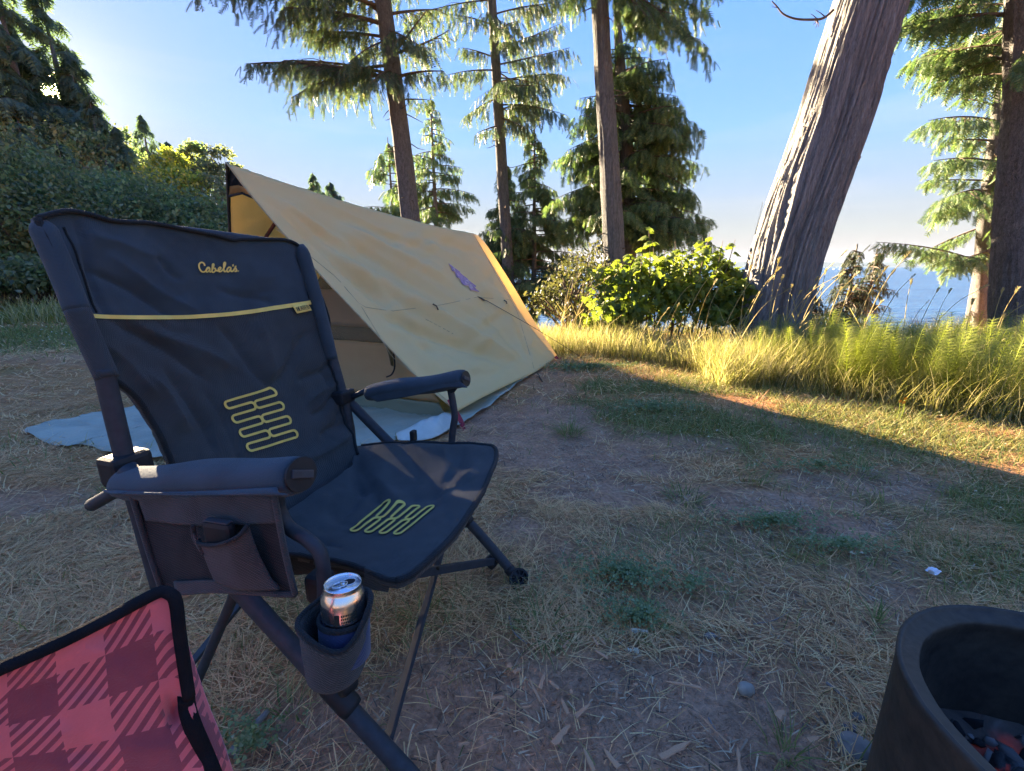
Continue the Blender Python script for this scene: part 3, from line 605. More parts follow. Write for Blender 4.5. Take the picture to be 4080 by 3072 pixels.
# ---- conifers against the sun
def far_conifer(px, ytop, y, H, R, seed, label, z0=.25, n=60, fs=.5, lean=0., group='conifers behind the thicket', dens=1.):
    top = aty(px, ytop, y); zb = top[2]-H
    P = np.array([[top[0]+lean, y, min(zb, float(gz(top[0], y)))], [top[0]+lean*.4, y, zb+H*.5], [top[0], y, top[2]]]); t = thing('conifer_tree', label, 'tree', tuple(P[0]), group)
    mk('trunk', *trunkmesh(P, [.02*H, .013*H, .01], 14, .05, 6, seed, 30), M_bark, t, True)
    C = Crown('far', fs, seed); C.fill(P, zb+H*z0, top[2], n, [(zb+H*z0, R*.9), (zb+H*.45, R), (top[2], .1)], -.22, dens=dens, curtain=.7, rad=.03); C.build(t, M_farcon); return t
far_conifer(135, -110, 50, 27., 5.6, 201, 'tall conifer with the sun shining through its branches', .08, 95, 1.15, .8, dens=1.5)
far_conifer(-70, -260, 46, 29, 6.2, 202, 'dense conifer at the top left corner of the picture', .05, 110, 1.15, dens=1.5)
far_conifer(20, 60, 56, 26, 6, 206, 'conifer half hidden behind the one with the sun in its branches', .05, 90, 1.15, dens=1.5)
far_conifer(262, 190, 49, 20, 4.2, 207, 'tapering conifer right beside the one with the sun in it', .08, 80, 1.0, .3, dens=1.4)
far_conifer(350, 372, 45, 15, 3.4, 208, 'middle sized conifer stepping down from the tall ones at the left', .08, 70, .9, .2, dens=1.3)
far_conifer(452, 505, 43, 11.5, 2.8, 209, 'lowest of the conifers stepping down at the left', .08, 60, .85, .2, dens=1.3)
far_conifer(70, 480, 22, 8.5, 2.2, 210, 'dark conifer rising out of the thicket at the left edge', .1, 80, .5, .1, dens=1.4)
far_conifer(225, 560, 19, 6.6, 1.8, 211, 'dark conifer in the thicket above the chair shoulder', .1, 70, .45, .1, dens=1.4)
far_conifer(420, 640, 18, 5.6, 1.6, 212, 'small conifer in the thicket above the middle of the chair back', .1, 60, .42, .1, dens=1.4)
far_conifer(560, 455, 75, 22., 7.5, 203, 'pointed conifer standing alone on the skyline above the thicket', .1, 90, .9)
far_conifer(665, 560, 78, 20., 7., 204, 'shorter conifer tip right of the pointed one on the skyline', .1, 80, .9)
far_conifer(-420, -300, 44, 28, 6.5, 205, 'dense conifer just outside the left edge behind the thicket', .05, 100, 1.15, dens=1.5)
# ================================================================== GRASS, HORSETAILS, THE SUNLIT BUSH
def blades(P, az, el, ln, w, curve, seg=3, sag=None):
    """tapered bent strips, one per root: P (n,3), azimuth, elevation, length, width, bend"""
    n = len(P); t = np.linspace(0, 1, seg+1); d0 = np.stack([np.cos(az), np.sin(az)], 1); side = np.stack([-np.sin(az), np.cos(az), np.zeros(n)], 1)
    x = np.zeros(n); z = np.zeros(n); rows = []; e = el.copy(); sw = np.zeros(n)
    for i in range(seg+1):
        ww = w*(1-.92*t[i]**1.5)*.5; c = np.stack([P[:, 0]+d0[:, 0]*x, P[:, 1]+d0[:, 1]*x, P[:, 2]+z], 1)+side*sw[:, None]
        rows += [c-side*ww[:, None], c+side*ww[:, None]]
        x = x+np.cos(e)*ln/seg; z = z+np.sin(e)*ln/seg; e = e-curve/seg; sw = sw+ln*.05*np.sin(P[:, 0]*911+i)
    V = np.stack(rows, 1).reshape(-1, 3); k = 2*(seg+1); q = np.array([[2*i, 2*i+1, 2*i+3, 2*i+2] for i in range(seg)])
    return V, (q[None]+np.arange(n)[:, None, None]*k).reshape(-1, 4)
def scatter(n, box, dens=None, seed=0, margin=500):
    g = np.random.default_rng(seed); x = g.uniform(box[0], box[1], n); y = g.uniform(box[2], box[3], n); z = gz(x, y)
    px, py, d = project(np.stack([x, y, z], 1)); ok = (px > -margin) & (px < 4080+margin) & (py < 3072+margin) & (y > .15)
    if dens is not None: ok &= g.random(n) < dens(x, y)
    return np.stack([x, y, z], 1)[ok], g
def keepout(x, y):                                        # under the groundsheet, the tent and the fire ring nothing sticks through
    a = (x+.33)*.934-(y-2.73)*.358; l = (x+.33)*.358+(y-2.73)*.934
    inside = ((a < .02) & (a > -1.9) & (l > -.28) & (l < 2.35)) | ((x-.835)**2+(y-.465)**2 < .25**2)
    inside |= (x > -2.8) & (x < -.5) & (y > 2.45) & (y < 3.1)
    return np.where(inside, 0., 1.)
def strawmat(name, *cols, tr=.25):
    def b(k):
        c = k.ramp(k.island(), *[(i/(len(cols)-1), q) for i, q in enumerate(cols)])
        k.out(k.leafy(c, k.mix(1., c, (1.5, 1.5, 1.1), 'MULTIPLY'), tr, .7, .2))
    return material(name, b)
M_straw = strawmat('dry straw', (0.307, 0.152, 0.0753), (0.551, 0.283, 0.142), (0.816, 0.436, 0.222), (0.855, 0.607, 0.311), (0.49, 0.283, 0.113))
M_green = strawmat('green turf', (0.092, 0.119, 0.036), (0.149, 0.184, 0.0585), (0.218, 0.238, 0.0765), (0.38, 0.313, 0.144), tr=.3)
M_tall = strawmat('tall meadow grass', (.13, .14, .04), (.20, .205, .06), (.30, .28, .10), (.42, .36, .19), (.50, .42, .25), tr=.42)
def lay(name, label, sets, mat, cat='grass'):
    Vs, Fs, n = [], [], 0
    for V, F in sets: Vs.append(V); Fs.append(F+n); n += len(V)
    o = mk(name, np.vstack(Vs), np.vstack(Fs), mat, None, False, 'stuff'); return tag(o, label, cat)
pi2 = 2*pi
def straw(n, box, seed, l0, l1, w, clear):
    P, g = scatter(n, box, lambda x, y: (1-.90*bare(x, y))*(1-.75*green(x, y))*keepout(x, y)*(.25+1.1*np.clip((fbm(x*6, y*6, 77, 3)-.32)*2.6, 0, 1)), seed); n = len(P); P[:, 2] += g.random(n)*clear
    # combed into mats: neighbouring stalks share a rough direction
    az = fbm(P[:, 0]*2.2, P[:, 1]*2.2, 88, 2)*14+g.normal(size=n)*.9
    return blades(P, az, g.normal(size=n)*.12+.16, g.uniform(l0, l1, n), g.uniform(.6, 1.3, n)*w, g.normal(size=n)*.5+.45, 3)
lay('dry_grass', 'flattened dry straw coloured grass covering the campsite ground', [straw(100000, (-1.9, 1.9, .25, 1.7), 301, .025, .12, .0023, .010), straw(60000, (-3.6, 3.4, 1.6, 3.2), 302, .035, .14, .0033, .012), straw(36000, (-7, 4.5, 3.2, 6.4), 303, .06, .18, .0075, .02), straw(20000, (-15, -1., 5., 13.), 304, .08, .22, .016, .03)], M_straw)
def turf(n, box, seed, l0, l1, w, lo=.06):
    P, g = scatter(n, box, lambda x, y: (1-.93*bare(x, y))*np.clip(green(x, y)+lo, 0, 1)*keepout(x, y), seed); n = len(P)
    az = g.random(n)*pi2; return blades(P, az, g.uniform(.25, 1.3, n), g.uniform(l0, l1, n), g.uniform(.6, 1.3, n)*w, g.uniform(.2, 1.6, n), 3)
def tuft(px, py, n, R, ln, w, seed, el=(.35, 1.35)):
    c = gnd(px, py); g = np.random.default_rng(seed); r = R*np.sqrt(g.random(n)); a = g.random(n)*pi2; P = np.stack([c[0]+r*np.cos(a), c[1]+r*np.sin(a), np.zeros(n)], 1); P[:, 2] = gz(P[:, 0], P[:, 1])-.004
    return blades(P, a+g.normal(size=n)*.5, g.uniform(*el, n), g.uniform(.5, 1.15, n)*ln, g.uniform(.7, 1.3, n)*w, g.uniform(.3, 1.5, n), 4)
lay('green_grass', 'short green turf growing in patches between the bare earth', [turf(60000, (-2.2, 2.4, .3, 2.), 311, .03, .08, .0028, .05), turf(80000, (-3, 4.6, 2., 5.2), 312, .04, .10, .0050), turf(42000, (-15, -2, 4.5, 12.5), 313, .06, .14, .014, .15)], M_green)
lay('grass_tufts', 'separate green grass tufts on the trodden earth', [tuft(2270, 1725, 150, .07, .13, .0035, 321), tuft(2725, 1990, 110, .07, .10, .0032, 322), tuft(2180, 2510, 60, .05, .11, .0046, 323, (.1, .8)), tuft(2560, 2480, 40, .05, .08, .003, 324), tuft(1180, 2060, 60, .06, .08, .003, 325), tuft(3420, 1880, 90, .1, .1, .0035, 326), tuft(2350, 1560, 120, .12, .12, .005, 327), tuft(450, 1960, 70, .07, .09, .003, 328), tuft(3490, 2480, 26, .02, .09, .004, 329), tuft(3120, 2990, 34, .03, .10, .003, 330), tuft(1150, 2830, 34, .04, .08, .004, 331), tuft(830, 2960, 30, .04, .08, .005, 332), tuft(2980, 1900, 80, .1, .09, .0035, 333), tuft(1700, 2480, 40, .05, .09, .003, 334)], M_green)
P, g = scatter(85000, (-2., 2.4, .3, 3.6), lambda x, y: (.25+.75*bare(x, y))*keepout(x, y)*np.clip((fbm(x*7, y*7, 123, 3)-.3)*2.2, 0, 1)*np.clip(1.7/np.maximum(y, .6), .15, 1), 344); n = len(P); P[:, 2] += .002
M_litter = strawmat('leaf and straw litter', (0.08, 0.0551, 0.0416), (0.16, 0.109, 0.078), (0.304, 0.203, 0.137), (0.48, 0.341, 0.221), (0.672, 0.493, 0.325), tr=.1)
tag(mk('litter', *blades(P, g.random(n)*pi2, g.normal(size=n)*.15+.1, g.uniform(.006, .05, n)**1.0, g.uniform(.0012, .0048, n), g.normal(size=n)*.5, 2), M_litter, None, False, 'stuff'), 'broken straw, bark crumbs and leaf litter on the bare earth', 'litter')
# clover: three round leaflets on a stalk, in mats
def clover_leaf():
    V = []; F = []
    for a in (0, 2.1, 4.2):
        k = len(V); V.append((0, 0, 0))
        for b_ in np.linspace(-.55, .55, 5): rr = 1-.16*abs(b_)*2-(.10 if abs(b_) < .1 else 0); V.append((rr*cos(a+b_), rr*sin(a+b_), .18+.1*abs(b_)))
        F += [[k, k+1+i, k+2+i] for i in range(4)]
    return np.array(V, float), np.array(F)
CL = clover_leaf(); Ps, Ss = [], []; g = np.random.default_rng(341)
for px, py, n, rx, ry, s in [(2480, 2310, 620, .17, .10, .0085), (2540, 2480, 260, .12, .07, .0085), (3080, 2100, 420, .24, .06, .009), (3350, 2200, 260, .2, .06, .009), (2600, 1640, 500, .4, .16, .011), (2350, 1470, 900, .55, .13, .014), (3250, 1880, 260, .3, .08, .010), (2750, 2350, 120, .1, .06, .008), (1010, 2990, 130, .09, .05, .009), (1180, 1570, 10, .05, .05, .01)]:
    c = gnd(px, py); r = np.abs(g.normal(size=n))*.62; a = g.random(n)*pi2; x = c[0]+rx*r*np.cos(a); y = c[1]+ry*r*np.sin(a); ok = keepout(x, y) > 0; x, y = x[ok], y[ok]
    Ps.append(np.stack([x, y, gz(x, y)+g.uniform(.018, .052, len(x))], 1)); Ss.append(s*g.uniform(.7, 1.4, len(x)))
Ps = np.vstack(Ps); n = len(Ps); D = g.normal(size=(n, 3)); D[:, 2] *= .35; U = g.normal(size=(n, 3))*.35+np.array([0, 0, 1])
M_clover = leafmat('clover leaves', (.13, .18, .075), (.21, .27, .12), (.31, .35, .2), .3, 1.3)
#(0.0462, 0.0819, 0.0364), (0.105, 0.155, 0.0728), (0.189, 0.218, 0.127), .3, 1.4)
Vc, Fc = instances(CL, Ps, D, U, np.concatenate(Ss)); tag(mk('clover', Vc, Fc, M_clover, None, False, 'stuff'), 'dark green clover leaves in low mats on the ground', 'clover')
# white clover heads
def puff():
    V, F = [], []; r_ = random.Random(5)
    for i in range(26):
        d = unit(np.array([r_.gauss(0, 1), r_.gauss(0, 1), abs(r_.gauss(0, 1))])); s = unit(np.cross(d, [.3, .2, 1])); k = len(V); V += [d*.25-s*.16, d*.25+s*.16, d]; F.append([k, k+1, k+2])
    return np.array(V), np.array(F)
P, g = scatter(1500, (-.2, 4.2, 1.4, 5.2), lambda x, y: np.clip(green(x, y)*.16+.01, 0, 1)*keepout(x, y), 343)
xtra = [gnd(a+g.normal()*s, b_+g.normal()*s*.25) for a, b_, m, s in ((2330, 1440, 46, 90), (2450, 1500, 26, 70), (2680, 1620, 8, 60), (3450, 1790, 8, 80), (2540, 2560, 7, 18), (2520, 2640, 4, 15), (3400, 2240, 3, 30), (230, 1330, 26, 110)) for _ in range(m)]
P = np.vstack([P, [q for q in xtra if keepout(q[0], q[1]) > 0]]); P[:, 2] = gz(P[:, 0], P[:, 1])+.035; n = len(P)
M_cwhite = leafmat('white clover petals', (.55, .5, .45), (.75, .72, .66), None, .3, 1.1)
Vc, Fc = instances(puff(), P, np.tile([1., 0, 0], (n, 1))+g.normal(size=(n, 3))*.2, np.tile([0, 0, 1.], (n, 1)), g.uniform(.006, .011, n)*np.where(P[:, 1] > 5, 2, 1))
tag(mk('clover_flowers', Vc, Fc, M_cwhite, None, False, 'stuff'), 'small white clover flower heads dotted through the grass', 'flowers')

# ---- tall sunlit grass along the edge of the bluff
def band(n, seed, x0, x1, f0, f1, l0, l1, w, el=(.9, 1.5)):
    g = np.random.default_rng(seed); x = g.uniform(x0, x1, n); y = g.uniform(f0(x), f1(x)); keep = (keepout(x, y) > 0) & (np.hypot(x-3.2, y-5.5) > .62); x, y = x[keep], y[keep]; n = len(x)
    P = np.stack([x, y, gz(x, y)-.01], 1); return blades(P, g.random(n)*pi2, g.uniform(*el, n), g.uniform(l0, l1, n)*(.6+.7*fbm(x*1.5, y*1.5, 93, 2)), g.uniform(.6, 1.3, n)*w, g.uniform(.3, 1.5, n), 3)
fe = lambda x: np.interp(x, [.3, 1., 1.6, 2.2, 2.8, 3.6, 6], [5.1, 4.75, 4.25, 3.45, 2.75, 2.3, 2.0])         # near edge of the long grass
lay('tall_grass', 'tall sunlit yellow green grass along the edge of the bluff', [
    band(15000, 351, .35, 3.6, lambda x: fe(x)+.05, lambda x: fe(x)+1.3, .16, .45, .0055), band(4500, 352, 2.4, 6.2, lambda x: fe(x)+.1, lambda x: edge(x)+.3, .15, .4, .005), band(9000, 353, -.3, 7, lambda x: np.maximum(fe(x)+.9, 5.3), lambda x: edge(x)+.9, .12, .34, .007),
    band(16000, 354, .5, 5, lambda x: fe(x)-.75, lambda x: fe(x)+.15, .04, .13, .0036, (.3, 1.3)), band(5000, 355, 1.7, 2.6, lambda x: x*0+3.55, lambda x: x*0+4.5, .2, .5, .005), band(5200, 356, -14, -5.5, lambda x: 8.+.0*x, lambda x: 9.6+0*x, .25, .6, .02)], M_tall)
# ---- seeding grass stalks
M_stalk = strawmat('seeding stalks', (.26, .22, .09), (.36, .29, .13), (.42, .34, .19), tr=.35)
def stalk_mesh(seed, head=.12, H=1.):
    r_ = random.Random(seed); bend = r_.uniform(.1, .35); P = spline([(0, 0, 0), (bend*.12, 0, .4), (bend*.45, .02, .78), (bend, .03, 1.)], 12)*np.array([1, 1, H]); V, F = tube(P, np.linspace(.0046, .0020, 12), 4, False); prts = [(V, F)]
    for i in range(34):
        t = i/34; q = P[-1]-(P[-1]-P[-3])*(t*head*4.2)/1.0; a = r_.uniform(0, pi2); d = unit(np.array([cos(a), sin(a), r_.uniform(.8, 2.2)])); l = .030*(1-.5*abs(t-.4)); s = unit(np.cross(d, [1, .3, .2]))*.0045
        prts.append((np.array([q-s, q+s, q+d*l]), [[0, 1, 2]]))
    for i in range(3):
        z = r_.uniform(.15, .5); a = r_.uniform(0, pi2); q = np.array([bend*.15*z, 0, z*H]); d = np.array([cos(a), sin(a), 1.1]); s = np.array([-sin(a), cos(a), 0])*.004
        prts.append((np.array([q-s, q+s, q+d*.12+s*.8, q+d*.12-s*.8, q+d*.2+np.array([cos(a)*.06, sin(a)*.06, -.05])]), [[0, 1, 2, 3], [3, 2, 4]]))
    return join(prts)
SM = [meshdata('stalk', *stalk_mesh(s), M_stalk) for s in (1, 2, 3, 4)]
r_ = random.Random(17); first = True
spots = [(2960+r_.gauss(0, 150), 1440+r_.gauss(0, 25), r_.uniform(.75, 1.25)) for _ in range(22)]+[(3300+r_.gauss(0, 170), 1480+r_.gauss(0, 40), r_.uniform(.8, 1.35)) for _ in range(20)]+[(4020+r_.gauss(0, 120), 1560+r_.gauss(0, 60), r_.uniform(.7, 1.1)) for _ in range(26)]+[(2300+r_.gauss(0, 70), 1370+r_.gauss(0, 12), r_.uniform(.8, 1.2)) for _ in range(22)]+[(2600+r_.gauss(0, 120), 1440+r_.gauss(0, 12), r_.uniform(.4, .7)) for _ in range(16)]
for px, py, h in spots:
    c = gnd(px, min(max(py, 1330), 1750)); o = bpy.data.objects.new('grass_stalk', SM[r_.randrange(4)]); COL.objects.link(o); o.location = (c[0], c[1], float(gz(c[0], c[1]))-.01); k = h*r_.uniform(.9, 1.15)
    o.scale = (k*.9, k*.9, k*.85); o.rotation_euler = (r_.uniform(-.12, .2), r_.uniform(.0, .28), r_.uniform(-.9, .9))
    tag(o, 'thin dry seeding grass stalk rising above the sunlit verge', 'grass stalk', 'seeding grass stalks on the verge')
# ---- horsetails
def horsetail(seed, n=22):
    r_ = random.Random(seed); prts = []; H = .50; bend = r_.uniform(-.06, .06); P = spline([(0, 0, 0), (bend*.3, 0, H*.5), (bend, bend*.5, H)], 8); prts.append(tube(P, np.linspace(.0042, .0014, 8), 5, False))
    for i in range(n):
        t = .22+.78*i/(n-1); q = np.array([np.interp(t, np.linspace(0, 1, 8), P[:, c]) for c in range(3)]); l = .15*(1-((t-.30)/.75)**2*.85)+.02; m = 15
        for j in range(m):
            a = j/m*pi2+i*.31+r_.uniform(-.12, .12); d = np.array([cos(a), sin(a), 0]); ll = l*r_.uniform(.8, 1.15); s = np.array([-sin(a), cos(a), 0])*.0013; up = r_.uniform(.2, .5)
            prts.append((np.array([q-s, q+s, q+d*ll*.55+np.array([0, 0, up*ll*.45])+s*.8, q+d*ll*.55+np.array([0, 0, up*ll*.45])-s*.8, q+d*ll+np.array([0, 0, up*ll*(.55+.2*t)-.02*ll])]), [[0, 1, 2, 3], [3, 2, 4]]))
    return join(prts)
M_horse = leafmat('horsetail needles', (0.184, 0.22, 0.0522), (0.276, 0.308, 0.076), (0.386, 0.37, 0.133), .5, 1.4)
HM = [meshdata('horsetail', *horsetail(s), M_horse) for s in (1, 2, 3, 4, 5)]
g = np.random.default_rng(361); cnt = 0
while cnt < 230:
    x = g.uniform(2.2, 5.4); y = g.uniform(2.2, 5.2)
    if not (y > fe(x)+.18 and y < fe(x)+1.9) or np.hypot(x-3.2, y-5.5) < .8: continue
    P = np.array([x, y, float(gz(x, y))]); px, py, d = project(P)
    if px > 4500 or px < 2950: continue
    o = bpy.data.objects.new('horsetail', HM[cnt % 5]); COL.objects.link(o); o.location = (x, y, P[2]-.02); k = g.uniform(.75, 1.12)*(1.08 if px > 3200 else .9); o.scale = (k, k, k); o.rotation_euler = (g.normal()*.10, g.normal()*.10, g.random()*6.3)
    tag(o, 'feathery bright green horsetail in the sunlit patch at the right', 'horsetail', 'horsetails on the verge'); cnt += 1
# ---- orange hawkweed flowers among them
M_or = plain('orange petals', (.75, .27, .02), .6); Vp, Fp = [], []
for px, py in ((3585, 1598), (3606, 1588), (3600, 1603), (3440, 1500)):
    c = aty(px, py, 2.75 if px > 3500 else 3.4); base = np.array([c[0], c[1], float(gz(c[0], c[1]))])
    t = thing('hawkweed_flower', 'small orange flower among the horsetails', 'flower', tuple(base), 'orange flowers on the verge')
    mk('stem', *tube(spline([base, (base+c)/2+np.array([.01, 0, 0]), c], 6), .0016, 5), M_horse, t)
    pr = []
    for i in range(14):
        a = i/14*pi2; d = np.array([cos(a)*.9, -.35, sin(a)*.9]); s = np.array([-sin(a), 0, cos(a)])*.0035; pr.append((np.array([c, c+d*.007-s, c+d*.014, c+d*.007+s]), [[0, 1, 2, 3]]))
    mk('petals', *join(pr), M_or, t)
# ---- the lobed-leaf bush in front of the leaning trunk
M_maple = leafmat('sunlit lobed leaves', (.075, .11, .022), (.15, .19, .038), (.26, .27, .07), .45, 1.3, .5, .3)
bl = [blob(2540, 1240, 5.75, .62, .42), blob(2760, 1220, 5.8, .55, .45), blob(2420, 1290, 5.7, .36, .30), blob(2900, 1250, 5.6, .40, .40), blob(2650, 1120, 6.0, .55, .32), blob(2480, 1140, 6.0, .42, .28), blob(2840, 1120, 6.1, .4, .3)]
c0 = bl[0][0]; zb = float(gz(c0[0], c0[1])); t = thing('maple_bush', 'sunlit bush of lobed yellow green leaves left of the leaning trunk', 'bush', (c0[0], c0[1], zb)); r_ = random.Random(5); prts = []; tips = []
for px, py in ((2585, 905), (2600, 960), (2690, 960), (2830, 925), (2800, 945), (2880, 960), (2930, 955), (2760, 1000), (2650, 1000), (2720, 990), (2510, 1010), (2460, 1030), (2400, 1040), (2870, 1020), (2560, 985), (2350, 1120), (2300, 1180)):
    e = aty(px, py, 5.9+r_.uniform(-.3, .3)); s0 = np.array([e[0]*.8+c0[0]*.2+r_.uniform(-.1, .1), 5.85, zb]); prts.append(tube(spline([s0, s0*.45+e*.55+np.array([.03, 0, .1]), e], 9), np.linspace(.012, .003, 9), 5, False)); tips.append((e, unit(e-s0)))
mk('stems', *join(prts), M_limb, t, True, 'stuff')
Pq, Dq, Uq, Sq = leaves_on(bl, 3600, .085, 371, .6, MAPLE, .3)
ex = []
for e, d in tips:
    for i in range(9):
        q = e-d*r_.uniform(-.01, .32); a = r_.uniform(0, pi2); ex.append((q+np.array([cos(a), sin(a), 0])*.03, np.array([cos(a), sin(a), -.5]), np.array([r_.uniform(-.3, .3), r_.uniform(-.3, .3), 1]), r_.uniform(.07, .12)))
Pq = np.vstack([[q[0] for q in ex], Pq]); Dq = np.vstack([[q[1] for q in ex], Dq]); Uq = np.vstack([[q[2] for q in ex], Uq]); Sq = np.concatenate([[q[3] for q in ex], Sq])
order = np.argsort(Pq[:, 1]-3*(np.arange(len(Pq)) < len(ex))); lm = meshdata('leaf', *MAPLE, M_maple)
for i in order[:300]:
    x = unit(Dq[i]); y = unit(np.cross(Uq[i], x)); z = np.cross(x, y); o = bpy.data.objects.new('leaf', lm); COL.objects.link(o); o.parent = t
    m4 = np.eye(4); m4[:3, 0], m4[:3, 1], m4[:3, 2] = x*Sq[i], y*Sq[i], z*Sq[i]; m4[:3, 3] = Pq[i]-ORG[t.name]; o.matrix_basis = Matrix(m4.tolist())
rest = order[300:]; mk('foliage', *instances(MAPLE, Pq[rest], Dq[rest], Uq[rest], Sq[rest]), M_maple, t, False, 'stuff')
# dry scrub on the lip of the bluff
M_scrub = leafmat('dry scrub leaves', (0.031, 0.036, 0.0196), (0.062, 0.0612, 0.0315), (0.105, 0.0936, 0.049), .35, 1.5)
shrub('bluff_scrub', 'dry brownish scrub on the lip of the bluff behind the tent', [blob(2280, 1170, 7.2, .45, .5), blob(2200, 1230, 7.0, .4, .35), blob(2380, 1130, 7.6, .35, .4), blob(2330, 1080, 8.2, .4, .5)], 2200, .07, M_scrub, 381, None, 'scrub', 6)
shrub('bluff_scrub', 'dark leafy scrub at the foot of the leaning trunk on the sea side', [blob(3280, 1300, 6.9, .3, .2), blob(3380, 1320, 7.2, .3, .16)], 240, .10, M_scrub, 382, None, 'scrub', 5)
# ================================================================== TENT AND GROUNDSHEET
def polyl(pts, n):
    P = np.asarray(pts, float); s = np.concatenate([[0], np.cumsum(np.linalg.norm(np.diff(P, axis=0), axis=1))]); t = np.linspace(0, s[-1], n)
    return np.stack([np.interp(t, s, P[:, i]) for i in range(P.shape[1])], 1)
def curve(pts, n): return polyl(spline(pts, 80), n)
def coons(top, bot, lef, rig):
    n, m = len(lef), len(top); s = np.linspace(0, 1, m)[None, :, None]; t = np.linspace(0, 1, n)[:, None, None]
    return (1-t)*top[None]+t*bot[None]+(1-s)*lef[:, None]+s*rig[:, None]-((1-s)*(1-t)*top[0]+s*(1-t)*top[-1]+(1-s)*t*bot[0]+s*t*bot[-1])
FS = np.array([-.33, 2.73, 0]); RS = np.array([.51, 4.92, 0]); TL = unit(RS-FS); TW = np.array([-TL[1], TL[0], 0])
PEAK = aty(905, 650, 2.5); APEX = aty(1885, 930, 4.65); LS = FS+TW*1.95; RL = RS+TW*1.5
def onwall(px, py, A=FS, n=np.array([TL[1], -TL[0], 0]), off=0.):
    d = ray(px, py); return CAM+d*(((A-CAM)@n+off)/(d@n))
def sag(a, b_, n, k): t = np.linspace(0, 1, n)[:, None]; return a+(b_-a)*t-np.array([0, 0, 1.])*4*k*t*(1-t)
tent = thing('ridge_tent', 'tan ridge tent with its front flap open, pitched behind the dark chair', 'tent', (-.6, 3.7, 0))
def clothmat(name, col, tcol, fac, wr=60):
    def b(k):
        co = k.co(); n = k.noise(3.2, 5, co, .5); c = k.mix(k.ramp(n, (.3, (0, 0, 0)), (.75, (1, 1, 1))), tuple(x*.95 for x in col), col)
        bp = k.bump(k.noise(wr, 4, k.co((1, .35, 1)), .8), .25, .006)
        a = k.bsdf(c, .62, bp, .25); t_ = k.n('ShaderNodeBsdfTranslucent'); t_.inputs[0].default_value = (*tcol, 1); k.l(bp, t_.inputs[1])
        q = k.n('ShaderNodeMixShader'); q.inputs[0].default_value = fac; k.l(a, q.inputs[1]); k.l(t_.outputs[0], q.inputs[2]); k.out(q.outputs[0])
    return material(name, b)
M_fly = clothmat('tan nylon fly', (.86, .68, .35), (.93, .70, .32), .4)
M_inner = clothmat('brown inner nylon', (.52, .36, .19), (.65, .43, .2), .4)
def b(k):
    c = k.bsdf((.16, .13, .10), .8, None, .1); t_ = k.n('ShaderNodeBsdfTransparent'); q = k.n('ShaderNodeMixShader'); q.inputs[0].default_value = .45; k.l(c, q.inputs[1]); k.l(t_.outputs[0], q.inputs[2]); k.out(q.outputs[0])
M_mesh = material('dark insect mesh', b)
M_tub = clothmat('grey green floor nylon', (.17, .19, .13), (.1, .1, .07), .15)
M_seam = plain('tan seam tape', (.42, .33, .19), .7)
M_navy = plain('navy reinforcement', (.02, .026, .04), .7)
M_trim = plain('dark trim webbing', (.035, .03, .028), .8)
M_red = plain('red webbing', (.36, .03, .05), .7); M_cord = plain('dark cord', (.03, .026, .022), .8)
# right roof panel
n, m = 70, 90
top = sag(PEAK, APEX, m, .035); front = curve([aty(a, c, np.interp(i/9, [0, 1], [2.5, 2.76])) for i, (a, c) in enumerate([(905, 650), (975, 745), (1060, 848), (1150, 952), (1260, 1076), (1390, 1214), (1500, 1330), (1600, 1438), (1700, 1538), (1822, 1640)])], n)
rear = curve([APEX, aty(2009, 1135, 4.78), aty(2095, 1280, 4.85), aty(2214, 1425, 4.93)], n)
hem = np.array([onwall(*q) for q in [(1822, 1640), (1900, 1596), (2000, 1545), (2080, 1508), (2130, 1484), (2180, 1452), (2214, 1425)]]); hem = np.vstack([front[-1], hem[1:-1], rear[-1]]); hem = curve(hem, m)
G = coons(top, hem, front, rear); Nn = gridnormals(G)
if ((CAM-G)*Nn).sum() < 0: Nn = -Nn
px, py, _ = project(G)
a1 = np.arctan2(py-1484, px-2130); r1 = np.hypot(px-2130, py-1484); a2 = np.arctan2(py-650, px-905); r2 = np.hypot(px-905, py-650)
ed = np.minimum.reduce([np.linspace(0, 1, n)[:, None]*8+0*px, (1-np.linspace(0, 1, n))[:, None]*8+0*px, np.linspace(0, 1, m)[None]*8+0*px, (1-np.linspace(0, 1, m))[None]*10+0*px]).clip(0, 1)
disp = .030*(fbm(a1*7+3, r1/900, 7, 2)-.5)*np.clip(r1/350, .15, 1)+.016*(fbm(a2*26+9, r2/700, 13, 3)-.5)*np.clip(r2/300, 0, 1)+.010*(fbm(px/60+py/40, py/260-px/300, 19, 3)-.5)
for (x0, y0), (x1, y1), dp_, w in [((1230, 960), (2110, 1470), .018, 26), ((1500, 1230), (2060, 1465), -.014, 22), ((1330, 880), (1900, 1180), .014, 24), ((1900, 1190), (2130, 1480), -.010, 20), ((1120, 850), (1560, 1230), -.012, 18), ((1000, 740), (1440, 1000), .009, 16), ((1800, 1000), (1960, 1180), .007, 12), ((1840, 980), (2020, 1200), -.006, 12), ((1560, 1230), (1790, 1600), .008, 20)]:
    L_ = np.hypot(x1-x0, y1-y0); tt = ((px-x0)*(x1-x0)+(py-y0)*(y1-y0))/L_**2; dd = ((px-x0)*(y1-y0)-(py-y0)*(x1-x0))/L_
    disp = disp+dp_*np.exp(-(dd/w)**2)*np.clip(tt*5, 0, 1)*np.clip((1-tt)*5, 0, 1)*((tt > 0) & (tt < 1))
ed = ed*(1-.93*np.exp(-((px-1845)/110)**2-((py-1105)/90)**2)); GR = G+Nn*(3.4*disp*ed)[..., None]; px, py, _ = project(GR)
mk('roof_panel', *slab(GR, .0012, CAM), M_fly, tent, True)
